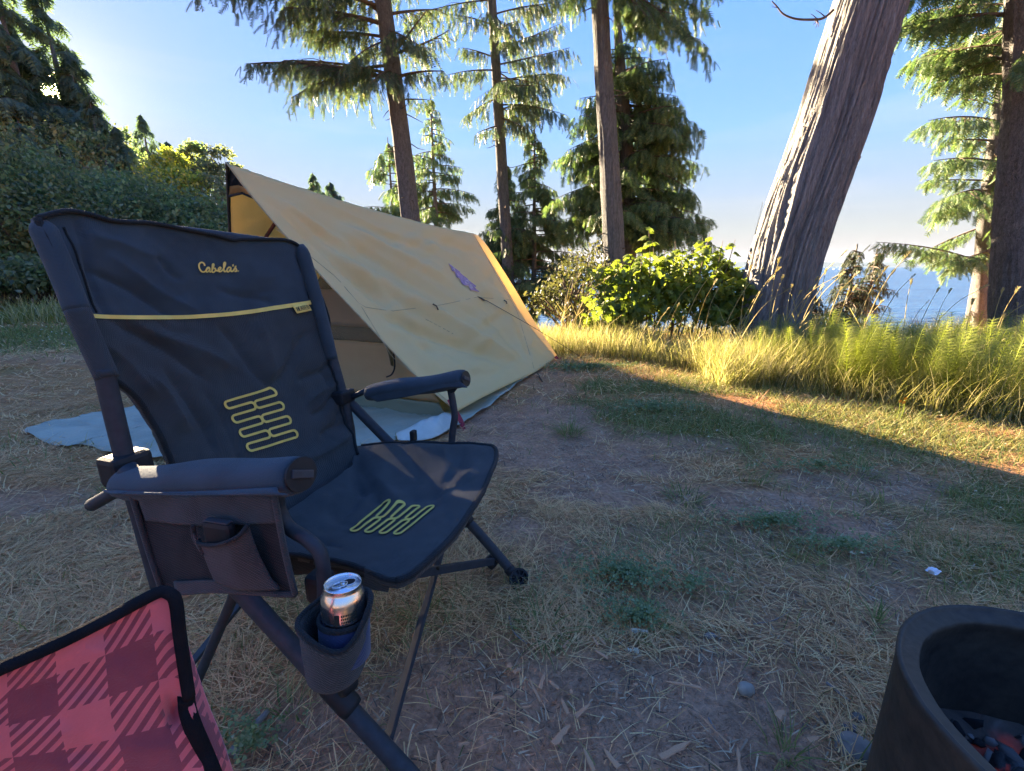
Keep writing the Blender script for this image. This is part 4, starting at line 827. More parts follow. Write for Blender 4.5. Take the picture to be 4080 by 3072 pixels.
# rear wing of the fly, lit by the sun from behind
wing_out = curve([aty(1905, 938, 4.72), aty(1945, 985, 4.76), aty(2045, 1140, 4.84), aty(2120, 1265, 4.9), aty(2219, 1416, 4.96)], n)
Gw = coons(polyl([GR[0, -1], wing_out[0]], 8), polyl([GR[-1, -1], wing_out[-1]], 8), GR[:, -1], wing_out); mk('rear_wing', *slab(Gw, .0012, CAM), M_fly, tent, True).__setitem__('label', 'orange sunlit rear edge of the fly')
# left roof panel, seen from inside, and rear panel
frontL = curve([PEAK, aty(909, 760, 2.62), aty(916, 920, 2.8), aty(930, 1250, 3.1), LS+np.array([0, 0, .05])], n); rearL = polyl([APEX, RL+np.array([0, 0, .04])], n)
GL = coons(top, polyl([frontL[-1], rearL[-1]], m), frontL, rearL); pxl, pyl, _ = project(GL); GL = GL+gridnormals(GL)*(.03*(fbm(pxl/30+pyl/200, pyl/110, 23, 3)-.5))[..., None]
o = mk('roof_panel', *slab(GL, .0012), M_fly, tent, True)
mk('rear_panel', *slab(coons(polyl([APEX, APEX+np.array([.001, 0, 0])], 20), polyl([RL, RS], 20), rearL[::4], rear[::4]), .0012), M_fly, tent, True)
# trims along the edges, the navy reinforcement inside the peak
mk('edge_trim', *tube(front+np.array([0, -.004, 0]), .004, 6), M_seam, tent, True); mk('edge_trim', *tube(frontL, .009, 6), M_trim, tent, True)
def inside(px_, py_, y): return aty(px_, py_, y)
q = [inside(908, 655, 2.515), inside(985, 745, 2.56), inside(1035, 828, 2.62), inside(1000, 742+14, 2.60), inside(912, 738, 2.62)]
mk('reinforcement', np.array([inside(908, 656, 2.52), inside(945, 700, 2.54), inside(990, 752, 2.57), inside(950, 738, 2.6), inside(911, 742, 2.6)]), [[0, 1, 2, 3, 4]], M_navy, tent)
Gb = coons(polyl([inside(911, 742, 2.6), inside(950, 738, 2.6), inside(990, 752, 2.575)], 10), polyl([inside(913, 782, 2.635), inside(965, 770, 2.64), inside(1020, 792, 2.6)], 10), polyl([inside(911, 742, 2.6), inside(913, 782, 2.635)], 4), polyl([inside(990, 752, 2.575), inside(1020, 792, 2.6)], 4)); mk('peak_band', *slab(Gb, .001), M_inner, tent, True)
mk('peak_seam', *tube(np.array([inside(913, 782, 2.62), inside(965, 770, 2.62), inside(1022, 795, 2.59)]), .006, 6), M_navy, tent, True)
mk('pole', *tube(np.array([aty(1165, 790, 2.86), aty(1115, 862, 2.9), aty(1065, 936, 2.93), gnd(690, 1600)]), .011, 8), plain('maroon pole', (.11, .03, .03), .4), tent, True)
# inner tent: front wall in horizontal bands of different cloth, narrowing upwards
IR = FS+TL*.04+TW*.09; IL = IR+TW*1.66; IT = (IR+IL)/2+np.array([0, 0, 1.16])+TL*.06
def wall(z0, z1, rec, nx=40, nz_=10, bow=.03, seed=3, u0=0., u1=1.):
    rows = []
    for z in np.linspace(z0, z1, nz_):
        f = z/1.16; a = IR+(IT-IR)*f; c = IL+(IT-IL)*f; a = a.copy(); c = c.copy(); a[2] = c[2] = z
        u = np.linspace(u0, u1, nx)[:, None]; row = a+(c-a)*u; row = row+TL*(rec+bow*np.sin(pi*u)*np.sin(pi*min(1, f*1.2))); row = row+TL*(.016*(fbm(u[:, 0]*16+z*9, u[:, 0]*4+z*26, seed, 3)-.5))[:, None]; rows.append(row)
    return np.array(rows)
mk('floor_tub', *slab(wall(.0, .11, -.012, 44, 8, .01, 5), .002, CAM), M_tub, tent, True)
mk('lower_panel', *slab(wall(.11, .47, .0, 44, 12), .002, CAM), M_inner, tent, True)
mk('mesh_window', *slab(wall(.47, .57, .004, 44, 5), .001, CAM), M_mesh, tent, True)
mk('upper_panel', *slab(wall(.57, .82, .0, 44, 10, .03, 8), .002, CAM), clothmat('upper inner nylon', (.42, .33, .22), (.5, .38, .22), .5), tent, True)
mk('mesh_top', *slab(wall(.82, 1.15, .004, 40, 8, .03, 9), .001, CAM), M_mesh, tent, True)
zp = [(1400, 1000), (1470, 1110), (1520, 1220), (1552, 1330), (1570, 1420), (1572, 1465), (1560, 1492), (1540, 1502)]; nI = -TL
def oninner(px_, py_, off=.0):
    d = ray(px_, py_); nrm = np.cross(IL-IR, IT-IR); return CAM+d*((IR-CAM)@nrm/(d@nrm))*(1-off)
mk('door_zip', *tube(spline([oninner(*q, .012) for q in zp], 30), .0055, 6), M_trim, tent, True)
df = np.array([oninner(*q, .015) for q in [(1395, 1010), (1465, 1115), (1515, 1222), (1548, 1330), (1566, 1420), (1568, 1460)]]); df2 = np.array([oninner(*q, .03) for q in [(1375, 1015), (1420, 1120), (1470, 1225), (1515, 1330), (1545, 1400), (1558, 1455)]])
mk('door_flap', *slab(coons(polyl([df[0], df2[0]], 7), polyl([df[-1], df2[-1]], 7), curve(df, 24), curve(df2, 24)), .003, CAM), clothmat('rolled door', (.20, .17, .11), (.2, .16, .09), .2), tent, True)
# peg loops, guy line, toggles, printed badge
def ribbon3(P, w, nrm):
    P = np.asarray(P, float); T = unit(np.gradient(P, axis=0)); s = unit(np.cross(T, nrm))*w/2; return np.vstack([P-s, P+s]), [[i, i+1, len(P)+i+1, len(P)+i] for i in range(len(P)-1)]
mk('peg_loop', *ribbon3(spline([aty(1790, 1590, 2.74), aty(1815, 1640, 2.72), aty(1838, 1680, 2.70), aty(1846, 1712, 2.66)], 10), .03, [0, -1, .3]), M_red, tent, True); mk('peg_loop', *ribbon3(spline([aty(2212, 1420, 4.9), aty(2226, 1433, 4.88), aty(2240, 1440, 4.85)], 6), .03, [0, -1, .3]), M_red, tent, True)
mk('peg', *tube(np.array([aty(1840, 1672, 2.68), gnd(1848, 1715)-[0, 0, .03]]), .004, 6), plain('red anodised peg', (.45, .04, .05), .3, metal=.8), tent); mk('peg', *tube(np.array([aty(2142, 1488, 4.16), gnd(2160, 1520)]), .006, 6), M_cord, tent); mk('peg', *tube(np.array([aty(2232, 1424, 4.86), gnd(2238, 1440)-[0, 0, .03]]), .004, 6), M_red, tent)
gl = np.array([onwall(1933, 1197, FS)*1.0, aty(2128, 1306, 4.55), aty(2235, 1372, 4.9), gnd(2330, 1432)])
def onfly(px_, py_, off=.006):
    i = np.argmin((px-px_)**2+(py-py_)**2); P0 = GR.reshape(-1, 3)[i]; N0 = Nn.reshape(-1, 3)[i]; d = ray(px_, py_); return CAM+d*((P0-CAM)@N0/(d@N0))+N0*off
gl[0] = onfly(1933, 1197); mk('guy_line', *tube(spline(gl, 20), .0028, 5), M_cord, tent, True)
mk('guy_patch', np.array([onfly(1898, 1181), onfly(1915, 1186), onfly(1936, 1199), onfly(1925, 1200)]), [[0, 1, 2, 3]], M_trim, tent)
for a_, b_ in (((1722, 1213), (1741, 1238)), ((2006, 1197), (2015, 1213))): mk('toggle', *tube(np.array([onfly(*a_), onfly((a_[0]+b_[0])/2, (a_[1]+b_[1])/2, .02), onfly(*b_, .012)]), .006, 7), plain('wooden toggle', (.12, .08, .05), .6), tent, True)
for pts in ([(1100, 912), (1340, 1105), (1440, 1222), (1560, 1240), (1760, 1215), (1900, 1184), (2040, 1196)], [(1440, 1222), (1560, 1420), (1800, 1610)], [(1885, 932), (1920, 990), (1985, 1110), (2060, 1240), (2128, 1470)], [(1692, 1270), (1740, 1295), (1805, 1330)]):
    mk('seam', *tube(np.array([onfly(*q, .001) for q in polyl(pts, 30)]), .0016, 4), M_seam, tent, True)
def badge(pts): return [onfly(1760+x*.09, 1030+y*.09, .007) for x, y in pts]
M_purple = plain('faded purple print', (.36, .22, .32), .7)
bp_ = [(265, 215), (440, 350), (640, 500), (790, 610), (785, 640), (860, 710), (1150, 930), (1130, 950), (1500, 1230), (1490, 1270), (1420, 1270), (1520, 1400), (1640, 1470), (1600, 1490), (1540, 1470), (1380, 1420), (1240, 1430), (1240, 1370), (1170, 1260), (1150, 1170), (1080, 1215), (950, 1190), (860, 1120), (760, 880), (640, 860), (545, 590), (440, 570), (390, 430)]
mk('printed_badge', np.array(badge(bp_)), [list(range(len(bp_)))], M_purple, tent)
lt = []
def letter_strokes(ch):
    arc = lambda a0, a1, cx, cy, rx, ry, n_=10: [(cx+rx*cos(t), cy+ry*sin(t)) for t in np.linspace(a0, a1, n_)]
    return {'O': [arc(0, 2*pi, .5, .5, .42, .5, 16)], 'S': [arc(.3, pi*1.5, .5, .25, .4, .25, 10)[::1]+arc(-pi*.5, pi*.85, .5, .75, .4, .25, 10)], 'M': [[(.05, 1), (.05, 0), (.5, .7), (.95, 0), (.95, 1)]], 'H': [[(.08, 0), (.08, 1)], [(.92, 0), (.92, 1)], [(.08, .5), (.92, .5)]], 'E': [[(.95, 0), (.1, 0), (.1, 1), (.95, 1)], [(.1, .5), (.75, .5)]], 'A': [[(.0, 1), (.3, 0), (.7, 0), (1, 1)], [(.15, .62), (.85, .62)]], 'T': [[(0, 0), (1, 0)], [(.5, 0), (.5, 1)]], 'D': [[(.1, 0), (.6, 0), (.92, .25), (.92, .75), (.6, 1), (.1, 1), (.1, 0)]]}[ch]
def strip2d(pts, w):
    P = np.asarray(pts, float); T = np.gradient(P, axis=0); T /= np.linalg.norm(T, axis=1, keepdims=True)+1e-9; nn_ = np.stack([-T[:, 1], T[:, 0]], 1)*w/2; return np.vstack([P-nn_, P+nn_]), [[i, i+1, len(P)+i+1, len(P)+i] for i in range(len(P)-1)]
for i, ch in enumerate('MOOOS'):
    o0 = np.array([1760+(545+182*i)*.09, 1030+(525+181*i)*.09]); ax = np.array([15., 13.])*.95; ay = np.array([-5., 6.])*1.35
    for st in letter_strokes(ch):
        V2, F2 = strip2d(polyl([o0+ax*(u-.5)+ay*(v-.5) for u, v in st], 24), 2.2); lt.append((np.array([onfly(*q, .0095) for q in V2]), F2))
mk('badge_lettering', *join(lt), plain('pale print', (.55, .47, .42), .7), tent)
# ---- groundsheet
gs = thing('groundsheet', 'pale teal groundsheet spread under and in front of the tent', 'groundsheet', (-1.5, 2.7, .005))
def b(k):
    co = k.co(); n = k.noise(4, 6, co, .6); c = k.ramp(n, (.3, (.24, .275, .215)), (.7, (.33, .365, .29)))
    k.out(k.bsdf(c, .6, k.bump(k.noise(26, 5, k.co((1, 3, 1)), 1.), .5, .012), .3))
M_sheet = material('teal coated nylon', b)
fr = curve([gnd(90, 1725), gnd(250, 1788), gnd(330, 1780), gnd(470, 1815), gnd(700, 1842), gnd(1100, 1810), gnd(1420, 1790), gnd(1600, 1755), gnd(1765, 1735)], 110)
bk = curve([gnd(560, 1632)+[-.05, .1, 0], IL-TL*.05, IL+TL*.5, IL+TL*1.2, IR+TL*1.9+TW*.6, RS+TW*.4, RS-TL*.3+TW*.02], 110)
lf = curve([fr[0], gnd(350, 1668), gnd(560, 1632), bk[0]], 60); rg = curve([fr[-1], gnd(1850, 1690), FS+TL*.25-TW*.035, FS+TL*.7-TW*.03, FS+TL*1.1-TW*.0, bk[-1]], 60)
Gs = coons(bk, fr, lf[::-1], rg[::-1]); x, y = Gs[..., 0], Gs[..., 1]
Gs[..., 2] = np.maximum(gz(x, y), -.02)+.012+.042*fbm(x*7+y*3, y*16-x*2, 29, 4)**1.5
edge_f = np.linspace(0, 1, 60)[:, None]; Gs[..., 2] -= .010*(edge_f > .97)
mk('sheet', *slab(Gs, .0012), M_sheet, gs, True)
ft = curve([gnd(1570, 1748), gnd(1640, 1700, .03), gnd(1720, 1668, .03), gnd(1800, 1640, .03)], 50); fb = curve([gnd(1590, 1768), gnd(1690, 1766), gnd(1760, 1742), gnd(1822, 1690)], 50)
Gf = coons(ft, fb, polyl([ft[0], fb[0]], 30), polyl([ft[-1], fb[-1]], 30)); s_, t_ = np.meshgrid(np.linspace(0, 1, 50), np.linspace(0, 1, 30)); Gf[..., 2] = .02+.075*np.sin(pi*t_)*np.sin(pi*s_)**.6*(.45+.9*fbm(s_*4+t_*2, s_*2+t_*1.5, 37, 2))+.008*np.sin(s_*13+t_*4)*np.sin(pi*t_)
def b(k):
    co = k.co(); k.out(k.bsdf(k.ramp(k.noise(9, 5, co, .6), (.3, (.30, .37, .34)), (.7, (.42, .49, .45))), .55, k.bump(k.noise(30, 4, co, .6), .4, .01), .3))
mk('folded_corner', *slab(Gf, .0015), material('pale underside of the sheet', b), gs, True)['label'] = 'crumpled pale corner folded over beside the chair'
# ================================================================== THE DARK CAMP CHAIR
YAW = -.306; CO = np.array([-.3125, .9997, 0]); CF = np.array([cos(YAW), sin(YAW), 0]); CL_ = np.array([-sin(YAW), cos(YAW), 0])   # chair: forward, across (towards far side)
def cw(u, v, w): return CO+CF*u+CL_*v+np.array([0, 0, w])
def onv(px, py, v):                                       # photo pixel on the chair's lengthwise plane at offset v
    d = ray(px, py); return CAM+d*(((CO-CAM)@CL_+v)/(d@CL_))
def clocal(P): q = P-CO; return q@CF, q@CL_, P[2]
chair = thing('camp_chair', 'large dark navy padded folding camp chair with yellow print, standing before the tent', 'chair', (CO[0], CO[1], 0))
def weave(name, col, sheen=.15, sc=420, b2=.5, rough=.85):
    sc *= 2.4; b2 *= .8
    def b(k):
        co = k.co(); w1 = k.n('ShaderNodeTexWave'); w1.inputs['Scale'].default_value = sc/6; w1.inputs['Distortion'].default_value = .6; k.l(k.co((1, 1, 1), rot=(.4, .3, .9)), w1.inputs[0])
        w2 = k.n('ShaderNodeTexWave'); w2.inputs['Scale'].default_value = sc/6; w2.inputs['Distortion'].default_value = .6; k.l(k.co((1, 1, 1), rot=(.2, 1.1, -.7)), w2.inputs[0])
        n = k.noise(14, 6, co); c = k.ramp(n, (.25, tuple(x*.8 for x in col)), (.75, tuple(x*1.2 for x in col))); h = k.mix(.5, w1.outputs[1], w2.outputs[1]); h = k.mix(.5, h, k.noise(45, 5, co, .5))
        c = k.mix(.18, c, k.mix(1., c, h, 'MULTIPLY')); k.out(k.bsdf(c, rough, k.bump(h, b2, .004), .25, 0., sheen))
    return material(name, b)
M_blue = weave('navy ripstop', (.032, .054, .068), .1); M_char = weave('charcoal navy polyester', (.038, .046, .047), .1, 300, .8); M_dark = weave('black webbing cloth', (.013, .017, .018), .05, 260, .8)
M_tube = plain('charcoal powder coated steel', (.024, .032, .040), .6, .3, 0., .2, 60, .15, 500); M_plas = plain('black plastic', (.012, .014, .016), .6, .3)
M_yel = plain('yellow print', (.74, .49, .115), .7, .2, var=.12, bump=.05); M_yel2 = plain('yellow piping', (.82, .57, .15), .7, .2, var=.1)
# --- back surface: leaning, hollow in the middle, turning into the seat at the bottom
def back_u(w, v):
    u = np.interp(w, [.36, .41, .50, .60, 1.04, 1.2], [-.235, -.262, -.315, -.352, -.436, -.466])
    hol = (1-np.clip(abs(v)/.31, 0, 1)**2)
    return u-.045*hol*np.interp(w, [.41, .6, .9, 1.05], [.35, .7, 1, .55])
FOLDS = [((380, 1090), (700, 1262), -.007, 22), ((470, 1050), (760, 1230), .006, 30), ((330, 930), (640, 1020), .005, 40), ((620, 1030), (720, 1110), -.005, 20), ((880, 1150), (1080, 1215), -.005, 22), ((300, 905), (420, 1250), -.006, 18), ((1195, 1010), (1240, 1190), -.006, 14),
         ((480, 1290), (820, 1500), -.010, 30), ((560, 1290), (900, 1450), .008, 34), ((640, 1300), (760, 1330), -.005, 20), ((890, 1320), (1075, 1540), -.009, 26), ((1220, 1340), (1085, 1540), -.009, 22), ((1050, 1290), (1080, 1500), .008, 50), ((600, 1500), (740, 1680), .010, 40), ((680, 1480), (860, 1800), -.009, 36), ((430, 1380), (620, 1560), .006, 34),
         ((1310, 1450), (1200, 1520), -.007, 16), ((1330, 1520), (1230, 1600), .007, 16), ((1340, 1580), (1250, 1660), -.008, 16), ((1380, 1680), (1290, 1740), -.008, 20), ((1290, 1480), (1300, 1560), -.006, 14), ((1390, 1740), (1200, 1830), .010, 26), ((1360, 1640), (1280, 1800), -.006, 22), ((820, 1560), (980, 1860), -.006, 34)]
def folds(px, py, F):
    d = 0.
    for (x0, y0), (x1, y1), a, w in F:
        L_ = math.hypot(x1-x0, y1-y0); t = ((px-x0)*(x1-x0)+(py-y0)*(y1-y0))/L_**2; q = ((px-x0)*(y1-y0)-(py-y0)*(x1-x0))/L_+8*math.sin(t*5+x0)
        if -.15 < t < 1.15: d += a*(.7*math.exp(-(q/w)**2)+.6*math.exp(-abs(q)/(w*.3)))*min(1, max(0, (t+.15)*4))*min(1, max(0, (1.15-t)*4))
    return d
def Sback(px, py, off=0., wr=True):
    d = ray(px, py); u = -.38
    for _ in range(12):
        t = ((CO-CAM)@CF+u)/(d@CF); P = CAM+d*t; _, v, w = clocal(P); u = float(back_u(w, v))
    msk = 1-.85*math.exp(-((px-1030)/150)**2-((py-1670)/130)**2); k = (.014*(float(fbm(px/150., py/110., 57, 4))-.5)+1.3*folds(px, py, FOLDS))*msk if wr else 0
    return P+CF*(k+off)
def pxgrid(lef, rig, top, bot, n, m, S):
    G2 = coons(curve(top, m), curve(bot, m), curve(lef, n), curve(rig, n)); return G2, np.array([[S(*q) for q in r] for r in G2])
topc = [(150, 868), (250, 842), (335, 850), (450, 880), (600, 889), (720, 912), (850, 937), (920, 956), (950, 953), (1050, 953), (1150, 960), (1213, 1003)]
lineY = [(322, 1255), (430, 1262), (600, 1264), (760, 1262), (960, 1246), (1120, 1222), (1283, 1197)]
lefU = [(150, 868), (188, 950), (222, 1040), (262, 1150), (295, 1238), (305, 1258)]; rigU = [(1213, 1003), (1228, 1060), (1255, 1130), (1283, 1197)]
botU = [(305, 1258)]+lineY[0:]
mk('upper_back', *slab(pxgrid(lefU, rigU, topc, botU, 46, 80, Sback)[1], .014, CAM), M_blue, chair, True)['label'] = 'navy blue upper back panel'
lefL = [(305, 1258), (340, 1345), (378, 1430), (415, 1485), (470, 1525), (530, 1570), (590, 1650), (650, 1770), (700, 1880), (750, 1990), (790, 2110)]; rigL = [(1283, 1197), (1312, 1290), (1306, 1390), (1312, 1450), (1335, 1530), (1358, 1620), (1392, 1710), (1420, 1810)]
botL = [(790, 2110), (960, 2125), (1165, 2046), (1385, 1890), (1420, 1810)]
mk('lower_back', *slab(pxgrid(lefL, rigL, botU, botL, 70, 80, Sback)[1], .014, CAM), M_char, chair, True)
def piping(pts, r, off=.004, n=60): return tube(np.array([Sback(*q, off) for q in curve(pts, n)]), r, 7)
mk('top_piping', *piping(topc, .005), M_dark, chair, True); mk('edge_piping', *piping(lefU+lefL[1:], .0065, .003, 70), M_dark, chair, True); mk('edge_piping', *piping(rigU+rigL[1:], .0045), M_dark, chair, True)
mk('seam', *piping([(255, 905), (300, 1010), (340, 1130), (385, 1245)], .0022, .001), M_dark, chair, True); mk('seam', *piping([(1182, 990), (1200, 1060), (1222, 1130), (1232, 1190)], .0022, .001), M_dark, chair, True)
def ribbon_on(S, pts, w, off, n=80):
    V2, F2 = strip2d(curve(pts, n) if len(pts) > 2 else polyl(pts, n), w); V = np.array([S(q[0], q[1], off) for q in V2]); return V, F2
mk('yellow_piping', *ribbon_on(Sback, lineY, 16, .004), M_yel2, chair, True)
# --- heating element print, drawn as one closed serpentine line
def serpentine(P0, row, col, S, w, off):
    P0, row, col = map(np.array, (P0, row, col)); pts = []
    def bulb(a, b0, b1, sg): return [(a+sg*.11*math.sin(t), (b0+b1)/2-(b1-b0)/2*math.cos(t)) for t in np.linspace(.0, pi, 9)]
    pts += [(0, -.25), (1, -.25)]
    for i in range(4):
        pts += bulb(1, i-.25, i+.25, .55)
        if i < 3: pts += bulb(.58, i+.25, i+.75, -.55)
    pts += [(1, 3.25), (0, 3.25)]
    for i in range(3, -1, -1):
        pts += bulb(0, i+.25, i-.25, -.55)
        if i > 0: pts += bulb(.45, i-.25, i-.75, .55)
    Q = polyl([P0+a*row+b_*col for a, b_ in pts], 420); V2, F2 = strip2d(Q, w); return np.array([S(q[0], q[1], off) for q in V2]), F2
mk('heater_print', *serpentine((905, 1612.), (178., -52.), (28.5, 56.), Sback, 9.5, .0045), M_yel, chair, True)['label'] = 'yellow serpentine print on the backrest'
# --- script lettering, traced as pen strokes (coordinates of an enlarged view)
def zt(x, y): return 700+x*.29385, 950+y*.29385
SCRIPT = [[(372, 372), (362, 345), (340, 326), (312, 330), (295, 358), (300, 400), (322, 438), (352, 456), (380, 446), (392, 425), (402, 402), (425, 392), (438, 405), (428, 402), (408, 408), (392, 432), (400, 455), (420, 450), (436, 425), (441, 405), (440, 438), (452, 455), (470, 440), (486, 400), (497, 362), (492, 345), (478, 352), (474, 390), (474, 440), (490, 460), (512, 450), (524, 428), (516, 405), (500, 410)],
          [(524, 428), (552, 440), (580, 428), (600, 405), (590, 392), (572, 400), (562, 425), (575, 448), (602, 446), (630, 420), (655, 370), (660, 335), (648, 325), (638, 350), (640, 400), (645, 440), (662, 450), (685, 430)],
          [(735, 398), (715, 390), (695, 405), (685, 432), (695, 452), (715, 446), (732, 420), (738, 400), (736, 430), (748, 448), (768, 438), (785, 412), (795, 388), (798, 372), (795, 395), (810, 425), (805, 445), (785, 445)], [(760, 352), (764, 362), (758, 380)]]
sc = []
for st in SCRIPT: sc.append(ribbon_on(Sback, [zt(*q) for q in st], 6.2, .005, 120 if len(st) > 5 else 8))
a_ = np.linspace(0, 2*pi, 14); sc.append(ribbon_on(Sback, [(zt(832, 443)[0]+2.6*cos(t), zt(832, 443)[1]+2.6*sin(t)) for t in a_], 1.5, .005, 20))
mk('script_lettering', *join(sc), M_yel2, chair, True)['label'] = 'yellow script lettering on the upper back'
tagq = np.array([(1155, 1218), (1212, 1205), (1228, 1236), (1169, 1248)], float)
def tagpt(u, v, off): q = (1-v)*((1-u)*tagq[0]+u*tagq[1])+v*((1-u)*tagq[3]+u*tagq[2]); return Sback(q[0], q[1], off)
Gt = np.array([[tagpt(u, v, .009+.004*v) for u in np.linspace(0, 1, 8)] for v in np.linspace(0, 1, 5)])
tg = mk('fabric_tag', *slab(Gt, .0015, CAM), M_yel2, chair, True); hl = []
for i, ch in enumerate('HEATED'):
    for st in letter_strokes(ch):
        V2, F2 = strip2d(polyl([(.10+i*.138+x*.108, .24+y*.5) for x, y in st], 14), .042); hl.append((np.array([tagpt(u, v, .0115+.004*v) for u, v in V2]), F2))
mk('tag_lettering', *join(hl), M_plas, tg)
# --- seat
SA, SB, SCc = onv(1411, 1787, .27), onv(1570, 2300, -.28), onv(1975, 1790, .28); SN = unit(np.cross(SB-SA, SCc-SA)); SN = SN if SN[2] > 0 else -SN
SF = [((1420, 1800), (1500, 1960), -.012, 40), ((1600, 1780), (1700, 1860), -.006, 24), ((1780, 1790), (1760, 1880), .006, 24), ((1850, 1800), (1720, 1950), -.007, 26), ((1440, 1900), (1350, 2010), -.010, 34), ((1300, 2000), (1420, 2060), -.008, 30), ((1480, 1880), (1600, 1960), .010, 50), ((1900, 1850), (1760, 1960), .006, 26), ((1620, 1960), (1900, 1900), -.006, 26), ((1150, 2080), (1350, 2160), -.006, 26), ((1400, 1830), (1440, 1920), -.012, 22)]
def Sseat(px, py, off=0.):
    d = ray(px, py); P = CAM+d*((SA-CAM)@SN/(d@SN)); u, v, w = clocal(P); hol = (1-min(1, abs(v)/.29)**2)*max(0, 1-((u+.03)/.26)**2)
    msk = 1-.92*math.exp(-((px-1545)/190)**4-((py-2085)/110)**4); k = -.030*hol+(.014*(float(fbm(px/120., py/90., 63, 4))-.5)+1.15*folds(px, py, SF))*msk; return P+SN*(k+off)
def pxof(u, v, w): q = project(cw(u, v, w)); return float(q[0]), float(q[1])
nr = pxof(-.22, -.285, .405)
far_e = [(1411, 1787), (1440, 1771), (1560, 1762), (1750, 1765), (1930, 1767), (1975, 1786)]; fro_e = [(1975, 1786), (1970, 1840), (1935, 1930), (1860, 2055), (1780, 2160), (1700, 2240), (1640, 2288), (1580, 2310)]; nea_e = [nr, (1110, 2185), (1200, 2196), (1330, 2220), (1450, 2262), (1530, 2296), (1580, 2310)]; rea_e = [(1411, 1787), (1373, 1857), (1152, 2004), nr]
G2, Gq = pxgrid(rea_e, fro_e, far_e, nea_e, 60, 60, Sseat)
mk('seat', *slab(Gq, .016, CAM), M_char, chair, True)
mk('seat_piping', *tube(np.array([Sseat(*q, -.002) for q in curve(far_e[1:]+fro_e[1:], 90)]), .0065, 7), M_dark, chair, True); mk('seat_piping', *tube(np.array([Sseat(*q, -.002) for q in curve(nea_e[1:], 50)]), .0055, 7), M_dark, chair, True)
mk('heater_print', *serpentine((1000+640*.633, 1300+1222*.633), (200*.633, -163*.633), (93*.633, 14*.633), Sseat, 9.0, .004), M_yel, chair, True)['label'] = 'yellow serpentine print on the seat'
# skirt hanging below the near edge of the seat
tp = np.array([Sseat(*q, -.006) for q in curve(nea_e, 40)]); bt = tp+np.array([0, 0, -1])*np.interp(np.linspace(0, 1, 40), [0, .25, .55, .85, 1], [.075, .075, .06, .035, .004])[:, None]+CL_*.03
mk('seat_skirt', *slab(np.stack([tp*(1-t)+bt*t-CL_*.010*sin(pi*t) for t in np.linspace(0, 1, 7)]), .004, CAM), M_dark, chair, True)
wq = [Sseat(1500, 2285, -.012), Sseat(1560, 2308, -.012)]; mk('seat_strap', *slab(np.stack([[onv(1452, 2262, -.275), onv(1560, 2306, -.275)], [onv(1450, 2345, -.27), onv(1545, 2360, -.27)]]).astype(float), .004, CAM), M_char, chair)
# --- frame tubes
def rod(name, pts, r, n=12, mat=None, sp=True): return mk(name, *tube(spline(pts, max(8, 5*len(pts))) if sp and len(pts) > 2 else np.array(pts, float), r, n), mat or M_tube, chair, True)
rod('upright', [onv(415, 1470, -.308), onv(430, 1550, -.31), onv(505, 1855, -.31), onv(575, 2110, -.31), onv(640, 2345, -.31)], .0165)
rod('upright', [onv(1312, 1395, .31), onv(1330, 1450, .312), onv(1365, 1575, .312), onv(1392, 1700, .312), cw(-.325, .312, .40), cw(-.31, .312, .33)], .0165)
# cloth sleeves over the uprights
sl1 = spline([onv(158, 880, -.302), onv(250, 1090, -.302), onv(330, 1290, -.304), onv(428, 1508, -.308)], 34)
mk('sleeve', *tube(sl1[:20], np.interp(np.arange(20), [0, 1, 2, 19], [.010, .017, .020, .0195]), 14, True), M_blue, chair, True); mk('sleeve', *tube(sl1[19:], np.linspace(.0194, .0185, 15), 14, True), M_char, chair, True)
mk('sleeve', *tube(spline([onv(1196, 975, .302), onv(1240, 1120, .305), onv(1290, 1300, .308), onv(1322, 1430, .310)], 24), np.interp(np.arange(24), [0, 1, 2, 23], [.010, .017, .020, .0185]), 12, True), M_blue, chair, True)
rod('top_rail', [Sback(180, 890, -.02, False), Sback(620, 905, -.03, False), Sback(1190, 975, -.02, False)], .012)
near_leg = [onv(505, 1865, -.335), onv(970, 2365, -.335), onv(1340, 2770, -.335)]; dl = near_leg[2]-near_leg[1]; nf = near_leg[2]+dl*((.012-near_leg[2][2])/dl[2])
rod('front_leg', [near_leg[0], near_leg[1], near_leg[2], nf], .0165, 14)
far_leg = [onv(1372, 1580, .335), onv(1540, 1752, .335), onv(1850, 2062, .335), onv(2045, 2283, .335)]; rod('front_leg', far_leg, .0155, 14)
rod('rear_leg', [onv(1010, 2180, -.30), onv(930, 2375, -.30), onv(800, 2680, -.30), onv(800, 2680, -.30)+(onv(800, 2680, -.30)-onv(930, 2375, -.30))*.5], .0105, 10)
rl = [cw(-.05, .30, .42), cw(-.36, .30, .012)]; rod('rear_leg', rl, .0105, 10)
def flatbar(name, a, b_, w, th, up):
    a, b_ = np.array(a), np.array(b_); x = unit(b_-a); z = unit(np.asarray(up)-x*(np.asarray(up)@x)); y = np.cross(z, x); return mk(name, *obox((a+b_)/2, [x, y, z], (np.linalg.norm(b_-a)/2, th/2, w/2), .2), M_tube, chair)
flatbar('cross_bar', onv(1340, 2335, -.26), onv(1965, 2236, .318), .022, .012, [0, 0, 1]); ca = onv(1545, 2950, -.318); cb = cw(.10, .25, .415)
flatbar('cross_bar', ca, onv(1757, 2200, .20), .017, .012, CF+np.array([0, 0, .3]))
mk('rivet', *lathe([(0, .004), (.005, .004), (.005, 0), (0, 0)], onv(1747, 2262, .02)*.985+CAM*.015, 10, -CL_), M_plas, chair)
flatbar('rear_cross_bar', cw(-.33, -.30, .32), cw(-.40, .30, .03), .018, .010, [0, 0, 1]); flatbar('rear_cross_bar', cw(-.33, .30, .32), cw(-.40, -.30, .03), .018, .010, CF)
